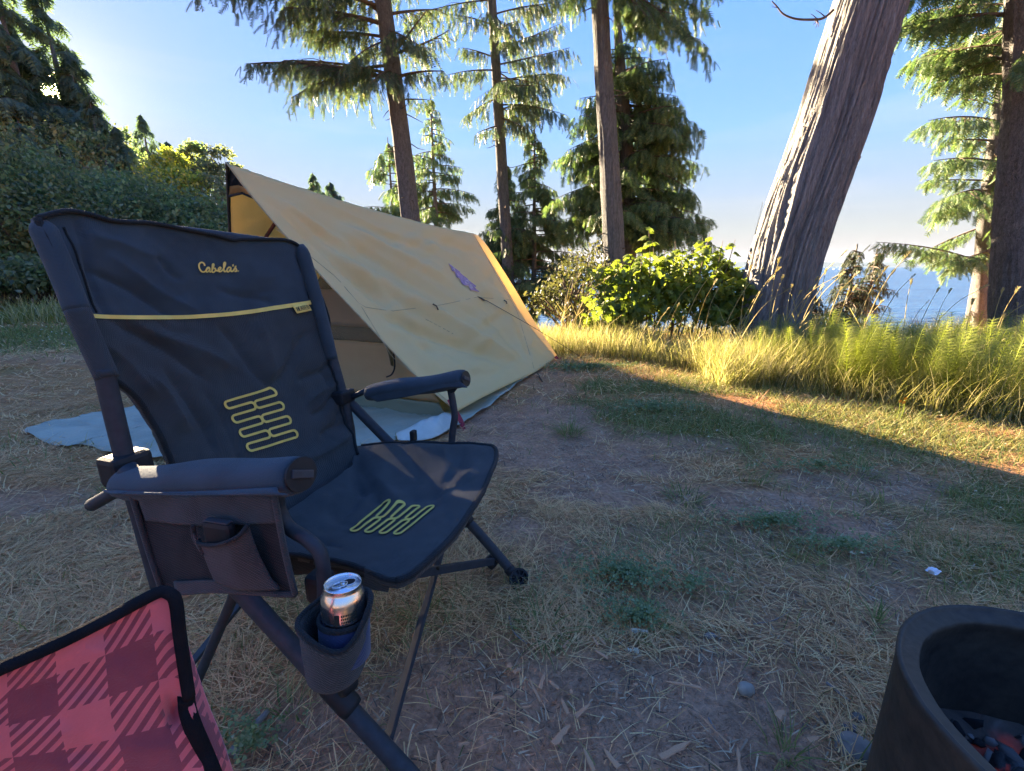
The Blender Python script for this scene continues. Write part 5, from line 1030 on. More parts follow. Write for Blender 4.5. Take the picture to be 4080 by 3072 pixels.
# joints and feet
def collar(name, a, b_, r): return mk(name, *tube(np.array([a, a*.85+b_*.15, a*.15+b_*.85, b_]), [r*.92, r, r, r*.92], 14), M_plas, chair, True)
dn = unit(near_leg[2]-near_leg[1]); collar('leg_collar', onv(1300, 2712, -.335), onv(1405, 2826, -.335), .0215); mk('collar_lug', *lathe([(0, .014), (.016, .014), (.018, .010), (.018, -.010), (.016, -.014), (0, -.014)], onv(1378, 2722, -.345), 16, CL_+CF*.3), M_plas, chair, True)
collar('leg_collar', onv(1828, 2040, .335), onv(1872, 2085, .335), .021); collar('leg_collar', onv(1940, 2222, .337), onv(1972, 2255, .337), .018)
def foot(c, nrm, R=.034):
    f = mk('foot', *lathe([(R*.80, .004), (R, .004), (R, -.006), (R*.80, -.006), (R*.80, .004)], c, 20, nrm), M_plas, chair); z = unit(nrm); x = unit(np.cross(z, [.3, 1, .2])); y = np.cross(z, x); pr = [lathe([(R*.25, .006), (R*.42, .006), (R*.42, -.006), (R*.25, -.006), (R*.25, .006)], c, 14, nrm), lathe([(0, -.005), (R*.85, -.005)], c, 16, nrm)]
    for k in range(8): a = k/8*2*pi; d = x*cos(a)+y*sin(a); pr.append(obox(np.asarray(c)+d*R*.62, [d, np.cross(z, d), z], (R*.22, .0018, .005), 0))
    mk('foot_spokes', *join(pr), M_plas, f); return f
fc = onv(2068, 2308, .322); foot(fc, np.array([.42, -.72, .5])); collar('foot_socket', onv(2025, 2262, .335), fc-np.array([.42, -.72, .5])*.012, .018); foot(nf+np.array([.01, -.01, .02]), np.array([.5, -.5, .6]))
foot(cw(-.36, .30, .02), np.array([-.3, .5, .8]), .028)
for v, a, q in ((-.31, (505, 1862), (.026, .036, .030)), (.312, (1362, 1578), (.028, .034, .021))):
    c = onv(*a, v); mk('arm_clamp', *obox(c-CL_*.012*np.sign(v)*-1*0, [CF, CL_, [0, 0, 1]], q, .2), M_plas, chair)
mk('arm_clamp', *obox(onv(560, 1842, -.285), [CF, CL_, [0, 0, 1]], (.016, .014, .008), .2), M_plas, chair)
# --- arms
def pad(name, A, B, rl_, rv, v, skirt, mat, seed):
    """padded sleeve round the arm tube: oval section with cloth hanging on the outer side"""
    A, B = np.array(A), np.array(B); x = unit(B-A); z = unit(np.array([0, 0, 1])-x*x[2]); y = np.cross(z, x); n, m = 34, 26; rows = []
    for i in range(n):
        t = i/(n-1); c = A+(B-A)*t; a = np.linspace(0, 2*pi, m, endpoint=False); e = 1-.12*max(0, (.06-t)/.06)-.10*max(0, (t-.96)/.04); wob = 1+.05*(fbm(a*1.5+3, a*0+t*6, seed, 2)-.5)
        rows.append(c+(y*np.cos(a)[:, None]*rl_+z*np.sin(a)[:, None]*rv)*(e*wob)[:, None]+z*.003*sin(t*9+seed))
    V = np.array(rows).reshape(-1, 3); F = [[i*m+j, i*m+(j+1) % m, (i+1)*m+(j+1) % m, (i+1)*m+j] for i in range(n-1) for j in range(m)]+[list(range(m))[::-1], [(n-1)*m+j for j in range(m)]]
    p = mk(name, V, F, mat, chair, True); end = B+x*.003
    cap = np.array([end+y*cos(a)*rl_*.86+z*sin(a)*rv*.86 for a in np.linspace(0, 2*pi, 24, endpoint=False)]); cap2 = cap+x*.004
    mk('end_cap', np.vstack([cap, cap2]), [list(range(24, 48))]+[[i, (i+1) % 24, 24+(i+1) % 24, 24+i] for i in range(24)], M_plas, p)
    mk('end_badge', *obox(end+x*.0055, [unit(y*np.sign(v)*.92+z*.40), np.cross(x, unit(y*np.sign(v)*.92+z*.40)), x], (rl_*.58, rv*.22, .0022), .4), plain('dark grey rubber', (.045, .047, .052), .6), p)
    return p, x, y, z
An, Bn = onv(505, 1925, -.335), onv(1190, 1890, -.335); Bn[2] = Bn[2]
pn, x_, y_, z_ = pad('arm_pad', An, Bn, .037, .031, -.335, .03, M_blue, 3)
Af, Bf = onv(1472, 1562, .335), onv(1850, 1510, .335); pf, xf, yf, zf = pad('arm_pad', Af, Bf, .034, .027, -.335, .03, M_blue, 5)
so = [onv(520, 1968, -.385), onv(800, 1972, -.388), onv(1145, 1976, -.385)]; si = [An+CL_*-.04+np.array([0, 0, .006]), (An+Bn)/2+CL_*-.047, Bn+CL_*-.045]
mk('arm_flap', *slab(np.stack([curve(si, 30)*(1-t)+curve(so, 30)*t-CL_*.006*sin(pi*t) for t in np.linspace(0, 1, 6)]), .003, CAM), M_blue, pn, True)
fo = [onv(1503, 1602, .30), onv(1640, 1578, .30), onv(1780, 1545, .30), onv(1862, 1545, .30)]; fi = [Af-CL_*.030, Af*.66+Bf*.34-CL_*.033, Af*.2+Bf*.8-CL_*.033, Bf-CL_*.032]
mk('arm_flap', *slab(np.stack([curve(fi, 30)*(1-t)+curve(fo, 30)*t for t in np.linspace(0, 1, 6)]), .003, CAM), M_blue, pf, True)
mk('arm_gusset', np.array([onv(1760, 1545, .318), onv(1835, 1530, .318), onv(1812, 1562, .318), onv(1795, 1566, .318)]), [[0, 1, 2, 3]], M_dark, pf)
rod('arm_tube', [onv(366, 2012, -.335), onv(520, 1932, -.335), onv(700, 1905, -.335)], .0125); rod('arm_tube', [onv(1385, 1590, .33), onv(1478, 1548, .33)], .009)
rod('arm_post', [onv(1105, 1960, -.335), onv(1112, 2030, -.335), onv(1150, 2100, -.335), onv(1225, 2150, -.335), onv(1275, 2205, -.335), onv(1290, 2290, -.335), onv(1292, 2420, -.335)], .0115)
rod('arm_post', [onv(1790, 1530, .335), onv(1804, 1600, .335), onv(1812, 1660, .335), onv(1805, 1710, .335), onv(1800, 1790, .335), onv(1810, 1990, .335)], .0105)
mk('post_bracket', *obox(onv(1278, 2335, -.322), [CF, CL_, [0, 0, 1]], (.020, .018, .026), .25), M_plas, chair)
mk('strap_buckle', *obox(Sseat(1650, 1752, .012), [CF, CL_, [0, 0, 1]], (.008, .012, .018), .3), M_plas, chair)
# --- side panel with pocket under the near arm
def Sside(px, py, off=0.): return onv(px, py, -.362-off+.010*(float(fbm(px/90., py/120., 71, 3))-.5))
lS = [(522, 1962), (560, 2090), (600, 2220), (640, 2338)]; rS = [(1092, 1968), (1112, 2080), (1140, 2220), (1176, 2368)]; bS = [(640, 2338), (690, 2362), (850, 2352), (1010, 2360), (1120, 2368), (1176, 2368)]
Gs_ = pxgrid(lS, rS, [(522, 1962), (800, 1966), (1092, 1968)], bS, 40, 44, Sside)[1]; sp_ = mk('side_panel', *slab(Gs_, .005, CAM), M_dark, chair, True)
for pts in (lS, rS, bS): mk('binding', *tube(np.array([Sside(*q, .004) for q in curve(pts, 40)]), .005, 6), M_char, sp_, True)
mk('upper_band', *slab(pxgrid([(545, 1975), (580, 2075)], [(1085, 1975), (1100, 2085)], [(545, 1975), (1085, 1975)], [(580, 2075), (800, 2095), (1100, 2085)], 12, 30, lambda a, c: Sside(a, c, .006))[1], .003, CAM), M_char, sp_, True)
mk('bottom_band', *slab(pxgrid([(690, 2318), (700, 2366)], [(1020, 2318), (1030, 2366)], [(690, 2318), (860, 2312), (1020, 2318)], [(700, 2366), (860, 2356), (1030, 2366)], 6, 24, lambda a, c: Sside(a, c, .007))[1], .003, CAM), M_char, sp_, True)
def Spock(px, py, off=0.):                                # the pocket bulges outwards at its mouth
    q = max(0, 1-abs(px-880-(py-2100)*.35)/130)**.6*max(0, (2370-py)/270)**.7; return onv(px, py, -.374-.042*q-off)
lP = [(768, 2095), (790, 2150), (825, 2250), (855, 2320)]; rP = [(990, 2090), (1030, 2200), (1075, 2290), (1110, 2352)]
mk('pocket', *slab(pxgrid(lP, rP, [(768, 2095), (785, 2160), (860, 2172), (945, 2140), (990, 2090)], [(855, 2320), (960, 2352), (1110, 2352)], 24, 30, Spock)[1], .004, CAM), M_char, sp_, True)
mk('binding', *tube(np.array([Spock(*q, .003) for q in curve([(768, 2095), (785, 2160), (860, 2172), (945, 2140), (990, 2090)], 40)]), .0035, 6), M_dark, sp_, True)
# --- cup holder
CH = onv(1338, 2448, -.395)                                 # centre of its rim
cyl = []; n = 48
def cup_r(t, a): return (.0495-.006*t)*(1+.05*np.cos(2*(a-.4))*(1-t))
rows = []
for t in np.linspace(0, 1, 14):
    a = np.arange(n)/n*2*pi; r = cup_r(t, a)*(1-.25*max(0, t-.9)*10*.35); zr = -.110*t+.010*np.sin(a*2+.6)*(1-t)+.006*np.cos(a*3)*(1-t)+(1-t)*.012*np.cos(a-1.35); jit = .003*(fbm(a*2, a*0+t*5, 91, 2)-.5)
    rows.append(CH+np.stack([np.cos(a)*(r+jit), np.sin(a)*(r+jit), zr], 1)+CF*-.012*t)
V = np.array(rows).reshape(-1, 3); ins = [CH+(q-CH)*np.array([.93, .93, 1]) for q in rows]; Vi = np.array(ins[:13]).reshape(-1, 3); F = [[i*n+j, i*n+(j+1) % n, (i+1)*n+(j+1) % n, (i+1)*n+j] for i in range(13) for j in range(n)]+[[13*n+j for j in range(n)]]
o14 = 14*n; F += [[o14+i*n+j, o14+(i+1)*n+j, o14+(i+1)*n+(j+1) % n, o14+i*n+(j+1) % n] for i in range(12) for j in range(n)]+[[j, o14+j, o14+(j+1) % n, (j+1) % n] for j in range(n)]+[[o14+12*n+j for j in range(n)]]
cupo = mk('cup_holder', np.vstack([V, Vi]), F, M_char, chair, True)
rr_ = np.array(rows[0]); mk('rim_binding', *tube(np.vstack([rr_, rr_[:2]]), .0042, 6, False), M_dark, cupo, True); r2_ = rr_*.0+np.array(rows[1]); mk('rim_binding', *tube(np.vstack([r2_, r2_[:2]]), .0030, 5, False), M_char, cupo, True)
# ---- can in its foam sleeve, standing in the cup holder
CB = CH+np.array([.006, .004, -.079]); ax_ = unit(np.array([.02, .10, 1.]))
can = thing('drink_can', 'opened silver drink can sticking out of the chair cup holder', 'can', tuple(CB))
M_alu = material('brushed aluminium', lambda k: k.out(k.bsdf((.72, .73, .75), k.ramp(k.noise(40, 4, k.co()), (.3, (.16,)*3), (.7, (.30,)*3)), k.bump(k.noise(300, 3, k.co((1, 1, .1))), .05, .001), .5, 1.)))
R0 = .0325
mk('body', *lathe([(0, 0), (.024, 0), (.028, .004), (R0, .012), (R0, .088), (R0, .098), (.0318, .103), (.0300, .108), (.0278, .1135), (.0262, .117), (.0268, .1195), (.0272, .1215), (.0268, .1228), (.0258, .1222), (.0250, .118)], CB, 48, ax_), M_alu, can, True)
lid = mk('lid', *lathe([(.0250, .118), (.0238, .1165), (.0228, .1182), (0, .1184)], CB, 48, ax_), M_alu, can, True)
xa = unit(np.cross(ax_, [.3, 1, .2])); ya = np.cross(ax_, xa); rt = unit(np.array([1., .55, 0])-ax_*(np.array([1., .55, 0])@ax_)); fw = np.cross(ax_, rt)
oc = CB+ax_*.1187+rt*.0095+fw*.004; mk('opening', np.array([oc+rt*cos(a)*.0095+fw*sin(a)*.0085 for a in np.linspace(0, 2*pi, 24, endpoint=False)]), [list(range(24))], plain('painted shade of the can mouth', (.004, .004, .006), .5), can)  # flat disc on the lid, the hollow's shade put into its dark colour
orr = np.array([oc+ax_*.0003+rt*cos(a)*.0098+fw*sin(a)*.0088 for a in np.linspace(0, 2*pi, 25)]); mk('opening_rim', *tube(orr, .0007, 6, False), M_alu, can, True)
tc_ = CB+ax_*.1205-rt*.0045; ring = np.array([tc_+rt*(cos(a)*.0105)+fw*sin(a)*.0072+ax_*(.0006*cos(a)) for a in np.linspace(0, 2*pi, 25)]); mk('pull_tab', *tube(ring, .0016, 6, False, .0007), M_alu, can, True); mk('tab_bar', *obox(tc_+rt*.003, [rt, fw, ax_], (.0018, .0068, .0006), .3), M_alu, can); mk('tab_rivet', *lathe([(0, .0016), (.0022, .0012), (.0028, 0)], tc_+rt*.0055, 12, ax_), M_alu, can, True)
# printed panel of fine text on the can: dark block and rows of small marks
def oncan(az, h, off=.0004): d = -fw*cos(az)*1.0+rt*sin(az); return CB+ax_*h+unit(d)*(R0+off)
f0 = math.atan2((CAM-CB)@rt, -((CAM-CB)@fw))
def patch(a0, a1, h0, h1): return np.array([oncan(f0+a, h) for h in (h0, h1) for a in np.linspace(a0, a1, 5)]), [[i, i+1, 6+i, 5+i] for i in range(4)]
M_ink = plain('dark green ink', (.008, .022, .020), .5); mk('printed_block', *patch(-.42, -.20, .074, .0905), M_ink, can); pr = []; r_ = random.Random(3)
for row in range(3):
    a = -.14
    while a < .50:
        w = r_.uniform(.03, .07); pr.append(patch(a, a+w, .0765+row*.0052, .0795+row*.0052)); a += w+.022
pr.append(patch(.54, .56, .077, .093)); mk('printed_text', *join(pr), M_ink, can, False, 'stuff')
sl = thing('can_sleeve', 'blue foam sleeve round the silver can inside the cup holder', 'can sleeve', tuple(CB-ax_*.003))
M_sleeve = weave('blue neoprene', (.012, .035, .10), .2, 300, .3); mk('foam_tube', *lathe([(0, -.002), (.034, -.002), (.0375, .002), (.0375, .062), (.0365, .066), (.0335, .066), (.0332, .03)], CB, 40, ax_), M_sleeve, sl, True); mk('top_binding', *lathe([(.0345, .062), (.0385, .0635), (.039, .068), (.0375, .0715), (.0345, .071)], CB, 40, ax_), M_dark, sl, True)
# ---- power bank in the side pocket
pc = onv(872, 2100, -.383); pb = thing('power_bank', 'black power bank standing in the side pocket of the dark chair', 'power bank', tuple(pc-np.array([0, 0, .06])))
axp = [unit(CF+np.array([0, 0, .05])), unit(CL_), np.array([0, 0, 1.])]; mk('case', *obox(pc-np.array([0, 0, .016]), axp, (.030, .008, .026), .5), M_plas, pb); mk('end_plate', *obox(pc+np.array([0, 0, .0108]), axp, (.025, .0055, .0012), .3), plain('grey plastic plate', (.05, .05, .056), .45), pb)
# ================================================================== PLAID CHAIR, FIRE RING, SMALL THINGS
def b(k):
    uv = k.n('ShaderNodeUVMap').outputs[0]; sp = k.n('ShaderNodeSeparateXYZ'); k.l(uv, sp.inputs[0])
    def sq(i):
        m_ = k.n('ShaderNodeMath', operation='FRACT'); k.l(sp.outputs[i], m_.inputs[0]); g_ = k.n('ShaderNodeMath', operation='GREATER_THAN'); g_.inputs[1].default_value = .5; k.l(m_.outputs[0], g_.inputs[0]); return g_.outputs[0]
    a, c = sq(0), sq(1); s = k.n('ShaderNodeMath', operation='ADD'); k.l(a, s.inputs[0]); k.l(c, s.inputs[1])
    st = k.n('ShaderNodeMath', operation='ADD'); k.l(sp.outputs[0], st.inputs[0]); k.l(sp.outputs[1], st.inputs[1]); sm = k.n('ShaderNodeMath', operation='MULTIPLY'); sm.inputs[1].default_value = 6.5; k.l(st.outputs[0], sm.inputs[0])
    fr_ = k.n('ShaderNodeMath', operation='FRACT'); k.l(sm.outputs[0], fr_.inputs[0]); tw_ = k.n('ShaderNodeMath', operation='GREATER_THAN'); tw_.inputs[1].default_value = .5; k.l(fr_.outputs[0], tw_.inputs[0])
    both = k.n('ShaderNodeMath', operation='GREATER_THAN'); both.inputs[1].default_value = 1.5; k.l(s.outputs[0], both.inputs[0]); one = k.n('ShaderNodeMath', operation='GREATER_THAN'); one.inputs[1].default_value = .5; k.l(s.outputs[0], one.inputs[0])
    tw2 = k.n('ShaderNodeMath', operation='MULTIPLY'); k.l(tw_.outputs[0], tw2.inputs[0]); k.l(one.outputs[0], tw2.inputs[1]); mx = k.n('ShaderNodeMath', operation='MAXIMUM'); k.l(both.outputs[0], mx.inputs[0]); k.l(tw2.outputs[0], mx.inputs[1])
    c_ = k.mix(mx.outputs[0], (.84, .15, .16), (.34, .055, .07)); c_ = k.mix(.25, c_, k.mix(1., c_, k.noise(40, 5, k.co()), 'MULTIPLY'))
    k.out(k.bsdf(c_, .85, k.bump(k.noise(400, 3, k.co()), .3, .002), .2, 0., .4))
M_plaid = material('red plaid cloth', b)
def uvgrid(o, n, m, su, sv, o0=(0, 0)):
    me = o.data; uv = me.uv_layers.new(name='UVMap'); li = np.zeros(len(me.loops), np.int32); me.loops.foreach_get('vertex_index', li); li = li % (n*m); i, j = li//m, li % m
    uv.data.foreach_set('uv', np.stack([o0[0]+j/(m-1)*su, o0[1]+i/(n-1)*sv], 1).astype(np.float32).ravel())
pchair = thing('plaid_chair', 'folding chair in red plaid cloth with black binding at the lower left corner', 'chair', (-.45, .25, 0))
TC = aty(640, 2375, .43); TL_ = aty(-120, 2700, .30); dirp = unit(TL_-TC); dnp = unit(aty(790, 3100, .34)-TC)
# backrest panel seen from the sitting side, its top edge rising to a rounded corner
lp = [(-120, 2725), (-120, 2900), (-100, 3100), (-80, 3300)]; rp = [(688, 2405), (712, 2560), (735, 2720), (748, 2810), (800, 2940), (850, 3072), (930, 3300)]
tp_ = [(-120, 2725), (60, 2650), (250, 2565), (420, 2480), (560, 2405), (630, 2372), (665, 2378), (688, 2405)]; bp2 = [(-80, 3300), (300, 3330), (930, 3300)]
def Spl(px, py, off=0.):
    dep = .405-.10*(700-px)/800*.9-.03*(py-2400)/700; dep += .010*(float(fbm(px/160., py/130., 97, 2))-.5)+.018*math.exp(-((px-700)/40)**2)*math.exp(-((py-2830)/60)**2); return aty(px, py, dep-off)
n, m = 60, 60; G2, Gp = pxgrid(lp, rp, tp_, bp2, n, m, Spl); bp3 = mk('back_panel', *slab(Gp, .006, CAM), M_plaid, pchair, True); uvgrid(bp3, n, m, 2.15, 2.55, (.12, .13))
M_fuzz = plain('black fleece binding', (.012, .012, .014), .95, .1, bump=.8, bscale=900)
mk('binding', *tube(np.array([Spl(q[0]+8, q[1]-14, .002) for q in curve(tp_[:-1]+[(692, 2410), (708, 2540), (728, 2680), (745, 2790)], 90)]), .0062, 10, True), M_fuzz, pchair, True)
mk('binding', *tube(np.array([Spl(*q, -.004) for q in curve([(742, 2770), (748, 2830), (775, 2910), (815, 3000), (860, 3110), (930, 3290)], 50)]), .0085, 10), M_fuzz, pchair, True)
l3 = [(700, 2430), (735, 2620), (752, 2800), (820, 2980), (900, 3200)]; r3 = [(735, 2520), (775, 2640), (830, 2800), (890, 2950), (935, 3090), (990, 3260)]
def Spl2(px, py, off=0.): return aty(px, py, .425-.03*(py-2500)/600+.0004*(px-750)-off)
G2, G3 = pxgrid(l3, r3, [(700, 2430), (718, 2470), (735, 2520)], [(900, 3200), (950, 3230), (990, 3260)], 40, 12, Spl2); wp = mk('side_wing', *slab(G3, .006, CAM), M_plaid, pchair, True); uvgrid(wp, 40, 12, .55, 2.4, (.6, .3))
# the rest of that chair below the picture: seat, frame and legs
zs = Gp[-1, :, 2].mean(); A = Gp[-1, 4]; B = Gp[-1, -4]; wv = unit(np.array([B[0]-A[0], B[1]-A[1], 0])); sv_ = np.array([-wv[1], wv[0], 0]); sv_ = sv_ if sv_@np.array([-1., 1, 0]) > 0 else -sv_
zt_ = min(A[2], B[2])-.06; st = mk('seat', *slab(np.array([[np.array([A[0], A[1], zt_])*(1-u)+np.array([B[0], B[1], zt_])*u-sv_*(.02-.34*v)*-1*0+sv_*(-.30*v)-np.array([0, 0, .03*sin(pi*u)*sin(pi*v)]) for u in np.linspace(-.1, 1.1, 14)] for v in np.linspace(0, 1, 14)]), .008), M_plaid, pchair, True); uvgrid(st, 14, 14, 3, 3)
for e in (A-wv*.01, B+wv*.01):
    q = np.array([e[0], e[1], zt_]); f_ = q-sv_*.30; mk('leg', *tube(np.array([q+[0, 0, -.01], [f_[0], f_[1], .01]]), .009, 8), M_tube, pchair, True); mk('leg', *tube(np.array([f_+[0, 0, -.01], [q[0], q[1], .01]]), .009, 8), M_tube, pchair, True)
    mk('frame_post', *tube(np.array([q-[0, 0, .02], e+[0, 0, .01]]), .008, 8), M_tube, pchair, True)
# ---- fire ring
FC = np.array([.835, .465, 0]); FR = .25; FH = .36
ring = thing('fire_ring', 'round blackened steel fire ring at the lower right with embers inside', 'fire pit', tuple(FC))
def b(k):
    co = k.co(); a = k.noise(7, 8, co, .6); c = k.noise(60, 5, co)
    col = k.mix(.4, k.ramp(a, (.3, (.030, .025, .022)), (.55, (.085, .064, .046)), (.8, (.17, .115, .07))), k.ramp(c, (.3, (.012, .012, .013)), (.7, (.07, .055, .045))))
    k.out(k.bsdf(col, k.ramp(a, (.3, (.5,)*3), (.7, (.85,)*3)), k.bump(c, .35, .004), .4, .35))
M_rust = material('sooty rusty steel', b)
prof = [(FR-.004, .0), (FR-.002, FH-.03), (FR, FH-.012), (FR+.001, FH-.003), (FR-.003, FH), (FR-.0075, FH-.003), (FR-.009, FH-.009), (FR-.030, FH-.012), (FR-.032, FH-.020), (FR-.028, FH-.03), (FR-.022, FH-.07), (FR-.022, .02)]
V, F = lathe(prof, FC, 96); ang = np.tile(np.arange(96)/96*2*pi, len(prof)); rad = np.repeat([p_[0] for p_ in prof], 96)
V[:, :2] += (np.stack([np.cos(ang), np.sin(ang)], 1)*(.003*(fbm(np.cos(ang)*4+9, np.sin(ang)*4+V[:, 2]*9, 5, 3)-.5)+np.where((rad < FR-.03), .005*(fbm(np.cos(ang)*14+9, np.sin(ang)*14+9, 8, 3)-.5), 0))[:, None])
mk('wall', V, F, M_rust, ring, True)
n = 60; gr = np.linspace(0, FR-.024, 26); ga = np.arange(n)/n*2*pi; rows = [FC+np.stack([r*np.cos(ga), r*np.sin(ga), .10+.07*fbm(FC[0]+r*np.cos(ga)*9+3, r*np.sin(ga)*9+5, 7, 4)-.05*(1-(r/FR)**2)], 1) for r in gr]; V = np.array(rows).reshape(-1, 3)
def b(k):
    co = k.co(); a = k.noise(16, 6, co, .5); e = k.noise(9, 5, k.co((1, 1, 1)), .3); col = k.ramp(a, (.3, (.03, .022, .018)), (.6, (.11, .075, .058)), (.8, (.24, .18, .15)))
    q = k.n('ShaderNodeBsdfPrincipled'); k.l(col, q.inputs['Base Color']); q.inputs['Roughness'].default_value = .95
    k.l(k.ramp(e, (.56, (0, 0, 0)), (.68, (.5, .05, .008)), (.8, (1, .2, .04))), q.inputs['Emission Color']); q.inputs['Emission Strength'].default_value = .005; k.l(k.bump(a, .9, .02), q.inputs['Normal']); k.out(q.outputs[0])
mk('ember_bed', V, [[i*n+j, i*n+(j+1) % n, (i+1)*n+(j+1) % n, (i+1)*n+j] for i in range(25) for j in range(n)], material('glowing embers and ash', b), ring, True)
def b(k):
    co = k.co(); a = k.noise(40, 6, co); q = k.n('ShaderNodeBsdfPrincipled'); k.l(k.ramp(a, (.35, (.012, .011, .011)), (.7, (.12, .11, .105))), q.inputs['Base Color']); q.inputs['Roughness'].default_value = .95
    k.l(k.ramp(k.noise(22, 5, co), (.52, (0, 0, 0)), (.66, (1, .10, .012))), q.inputs['Emission Color']); q.inputs['Emission Strength'].default_value = .008; k.l(k.bump(a, .8, .01), q.inputs['Normal']); k.out(q.outputs[0])
M_char2 = material('charred log', b); r_ = random.Random(9)
for i, (dx, dy, az, el, l, r) in enumerate([(-.10, .02, .5, .35, .22, .026), (-.02, -.07, 1.9, .2, .24, .030), (.06, .06, 2.7, .25, .2, .024), (-.13, -.06, 1.2, .1, .16, .02)]):
    c = FC+np.array([dx, dy, .14]); d = np.array([cos(az)*cos(el), sin(az)*cos(el), sin(el)]); P = np.array([c+d*l*(t-.5) for t in np.linspace(0, 1, 9)]); V, F = tube(P, r*(1+.12*np.sin(np.arange(9)*2.1+i)), 10); V = V+.006*(fbm(V[:, :1]*60, V[:, 2:]*60+V[:, 1:2]*40, 3, 2)-.5)
    solo('charred_log', V, F, M_char2, ['charred log glowing red near the left wall of the fire ring', 'thickest charred log lying across the ember bed', 'charred log at the back of the fire ring', 'short charred log low at the front of the fire ring'][i], 'log', 'logs in the fire ring', True)
bm = bmesh.new(); bmesh.ops.create_icosphere(bm, subdivisions=1, radius=1); IV = np.array([v.co[:] for v in bm.verts]); IF = np.array([[v.index for v in f.verts] for f in bm.faces]); bm.free(); g = np.random.default_rng(12); Vc, Fc = [], []
for i in range(420):                                        # lumps of charcoal and ash over the ember bed
    r = (FR-.04)*math.sqrt(g.random()); a = g.random()*2*pi; q = unit(g.normal(size=(3, 3))); s_ = g.uniform(.006, .022); z = .10+.07*float(fbm(FC[0]+r*cos(a)*9+3, r*sin(a)*9+5, 7, 4))-.05*(1-(r/FR)**2)
    Vc.append((IV*(1+.5*(g.random((len(IV), 1))-.5)))*np.array([1, .75, .6])*s_@q+FC+np.array([r*cos(a), r*sin(a), z+s_*.2])); Fc.append(IF+i*len(IV))
def b(k):
    isl = k.island(); c = k.ramp(isl, (0., (.012, .011, .011)), (.55, (.035, .03, .028)), (.8, (.16, .135, .12)), (1., (.34, .30, .27))); q = k.n('ShaderNodeBsdfPrincipled'); k.l(c, q.inputs['Base Color']); q.inputs['Roughness'].default_value = .95
    k.l(k.ramp(isl, (.60, (0, 0, 0)), (.62, (.55, .05, .01)), (.66, (.8, .10, .02)), (.68, (0, 0, 0))), q.inputs['Emission Color']); q.inputs['Emission Strength'].default_value = .012; k.out(q.outputs[0])
mk('charcoal', np.vstack(Vc), np.vstack(Fc), material('charcoal and ash lumps', b), ring, False, 'stuff')
# ---- stones
def stone(px, py, rx, ry, rz, seed, label, col, sink=.35):
    bm = bmesh.new(); bmesh.ops.create_icosphere(bm, subdivisions=3, radius=1); V = np.array([v.co[:] for v in bm.verts]); F = [[v.index for v in f.verts] for f in bm.faces]; bm.free()
    d = 1+.30*(fbm(V[:, 0]*1.3+seed, V[:, 1]*1.3+V[:, 2]*1.1, seed, 3)-.5); V = V*d[:, None]*np.array([rx, ry, rz]); c = gnd(px, py); c[2] = float(gz(c[0], c[1]))+rz*(1-2*sink)*.8
    return solo('stone', V+c, F, plain('stone %d' % seed, col, .85, .2, var=.2, scale=60, bump=.4), label, 'stone', None, True)
stone(2972, 2752, .019, .016, .016, 3, 'pale rounded stone lying on the bare earth', (.31, .265, .21)); stone(3408, 2985, .042, .034, .024, 5, 'large half buried grey stone beside the fire ring', (.21, .18, .155), .55)
stone(2828, 2540, .016, .010, .008, 7, 'small flat bluish stone in the grass behind the pale stone', (.19, .175, .16)); stone(3420, 2860, .014, .012, .008, 8, 'small dull stone just above the half buried one', (.18, .16, .15), .5); stone(3385, 2900, .016, .012, .008, 9, 'small bluish stone next to the half buried one', (.15, .15, .165), .5)
# ---- wood chips and splinters
M_chip = plain('fresh split wood', (.60, .30, .17), .8, .2, var=.3, scale=40, bump=.4)
CHIPS = [(2160, 2730, .036, .010, 1.2), (2130, 2770, .05, .006, 2.0), (2060, 2690, .018, .010, .6), (2205, 2745, .03, .008, 2.3), (2250, 2835, .034, .012, 1.9), (2320, 2850, .038, .010, .6), (2235, 2945, .05, .014, .8), (1985, 2800, .026, .010, .1), (2275, 2775, .014, .010, 1.4), (2455, 2790, .02, .006, 1.3), (2370, 2575, .024, .006, 2.0), (2395, 2630, .032, .008, 2.5), (2720, 2750, .07, .007, 3.0), (2690, 3010, .075, .014, .45), (2345, 3045, .04, .012, 1.9), (2435, 3040, .035, .012, 2.2), (1748, 3060, .035, .010, 1.7), (1850, 2985, .02, .008, .2), (2585, 2490, .035, .004, 1.4), (2400, 2580, .02, .006, 2.1), (3105, 2868, .022, .018, .5), (3235, 2970, .022, .014, .2), (2940, 3050, .045, .008, 1.2), (2030, 2668, .016, .014, 1.3), (2100, 2835, .02, .006, .3), (2840, 2930, .06, .003, 2.2), (1280, 2240, .012, .006, .4), (2255, 2585, .026, .006, 1.), (2755, 2240, .055, .008, 1.2), (2530, 2750, .01, .01, .4)]
cm = []
for s in range(5):
    r_ = random.Random(s); n = 7; t = np.linspace(-1, 1, n); w = [(.55+.45*r_.random())*(1 if x < .45 else 1-.8*(x-.45)/.55) for x in t]; z = [.16*sin(x*2+s) for x in t]; V = []
    for x, ww, zz in zip(t, w, z): sh = r_.uniform(-.15, .15); V += [(x, -ww+sh, zz), (x, ww+sh, zz), (x, ww*.7+sh, zz+.35), (x, -ww*.7+sh, zz+.35)]
    F = [[i*4+j, i*4+(j+1) % 4, i*4+4+(j+1) % 4, i*4+4+j] for i in range(n-1) for j in range(4)]+[[3, 2, 1, 0], [n*4-4, n*4-3, n*4-2, n*4-1]]; cm.append(meshdata('wood_chip', V, F, M_chip))
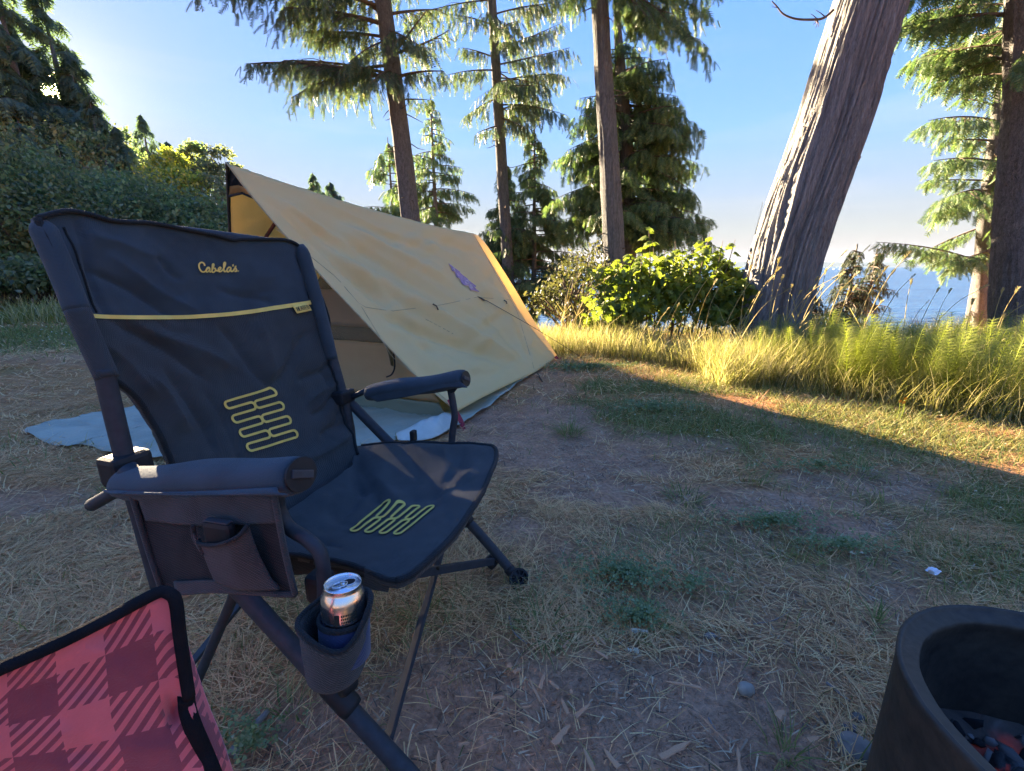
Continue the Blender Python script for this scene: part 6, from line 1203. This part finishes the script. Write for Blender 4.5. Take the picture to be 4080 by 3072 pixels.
for i, (px, py, l, w, a) in enumerate(CHIPS):
    c = gnd(px, py); o = bpy.data.objects.new('wood_chip', cm[i % 5]); COL.objects.link(o); o.location = (c[0], c[1], float(gz(c[0], c[1]))+.016); o.scale = (l/2*1.15, w/2*1.2, .007); o.rotation_euler = (random.uniform(-.15, .15), random.uniform(-.1, .1), a); tag(o, 'splinter of fresh pinkish wood lying on the trodden ground', 'wood chip', 'wood chips scattered on the ground')
# ---- sticks
M_stick = plain('weathered grey stick', (.20, .175, .155), .85, .2, var=.25, scale=50, bump=.4)
def stick(pts, r, label): 
    P = spline([np.array([*gnd(a, c)[:2], 0]) for a, c in pts], 14); P[:, 2] = gz(P[:, 0], P[:, 1])+r*.9+.006; V, F = tube(P, np.linspace(r, r*.45, 14), 7); solo('stick', V, F, M_stick, label, 'stick', None, True)
stick([(930, 3035), (1000, 2940), (1075, 2855)], .012, 'thick pale split stick beside the plaid chair'); stick([(2028, 2460), (2045, 2520), (2100, 2570)], .0035, 'thin curved grey twig in the dry grass near the chair'); stick([(3290, 2735), (3340, 2775), (3385, 2808)], .004, 'short straight grey stick to the left of the fire ring'); stick([(2530, 2810), (2522, 2900)], .004, 'small upright grey twig on the bare earth') if False else None
stick([(2820, 2870), (2850, 2920), (2885, 2970)], .0022, 'long thin pale straw stem on the bare patch near the pale stone'); stick([(1400, 2910), (1450, 2925), (1540, 2925)], .0035, 'grey twig lying behind the near front leg of the dark chair'); stick([(3000, 2500), (3090, 2480), (3150, 2440)], .0018, 'long thin bent stalk in the dry grass right of the clover')
# ---- white scrap in the grass
c = gnd(3712, 2300); Vp = []; 
g = np.random.default_rng(4); u, v = np.meshgrid(np.linspace(-1, 1, 8), np.linspace(-1, 1, 7)); Gp_ = np.stack([c[0]+u*.017+.004*np.sin(v*3), c[1]+v*.011, float(gz(c[0], c[1]))+.022+.008*np.sin(u*3+v*2)+.005*g.random(u.shape)], -1)
V, F = slab(Gp_, .0006); solo('paper_scrap', V, F, plain('white paper', (.75, .76, .78), .8), 'small crumpled white paper scrap in the grass left of the fire ring', 'paper', None, False)
# ================================================================== AIR OVER THE STRAIT
hz = mk('haze', [(x, y, z) for z in (-14, 340) for x, y in ((-22000, -400), (29000, -400), (29000, 24000), (-22000, 24000))], [[3, 2, 1, 0], [4, 5, 6, 7], [0, 1, 5, 4], [1, 2, 6, 5], [2, 3, 7, 6], [3, 0, 4, 7]], None, None, False, 'stuff')
hm = bpy.data.materials.new('pale sea haze'); hm.use_nodes = True; ht = hm.node_tree; ht.nodes.clear(); ho = ht.nodes.new('ShaderNodeOutputMaterial'); hv = ht.nodes.new('ShaderNodeVolumePrincipled')
hv.inputs['Color'].default_value = (.52, .70, 1., 1); hv.inputs['Density'].default_value = 1.1e-5; hv.inputs['Anisotropy'].default_value = 0.; ht.links.new(hv.outputs[0], ho.inputs['Volume']); hz.data.materials.append(hm)
tag(hz, 'pale blue haze hanging over the far shore of the strait', 'haze')
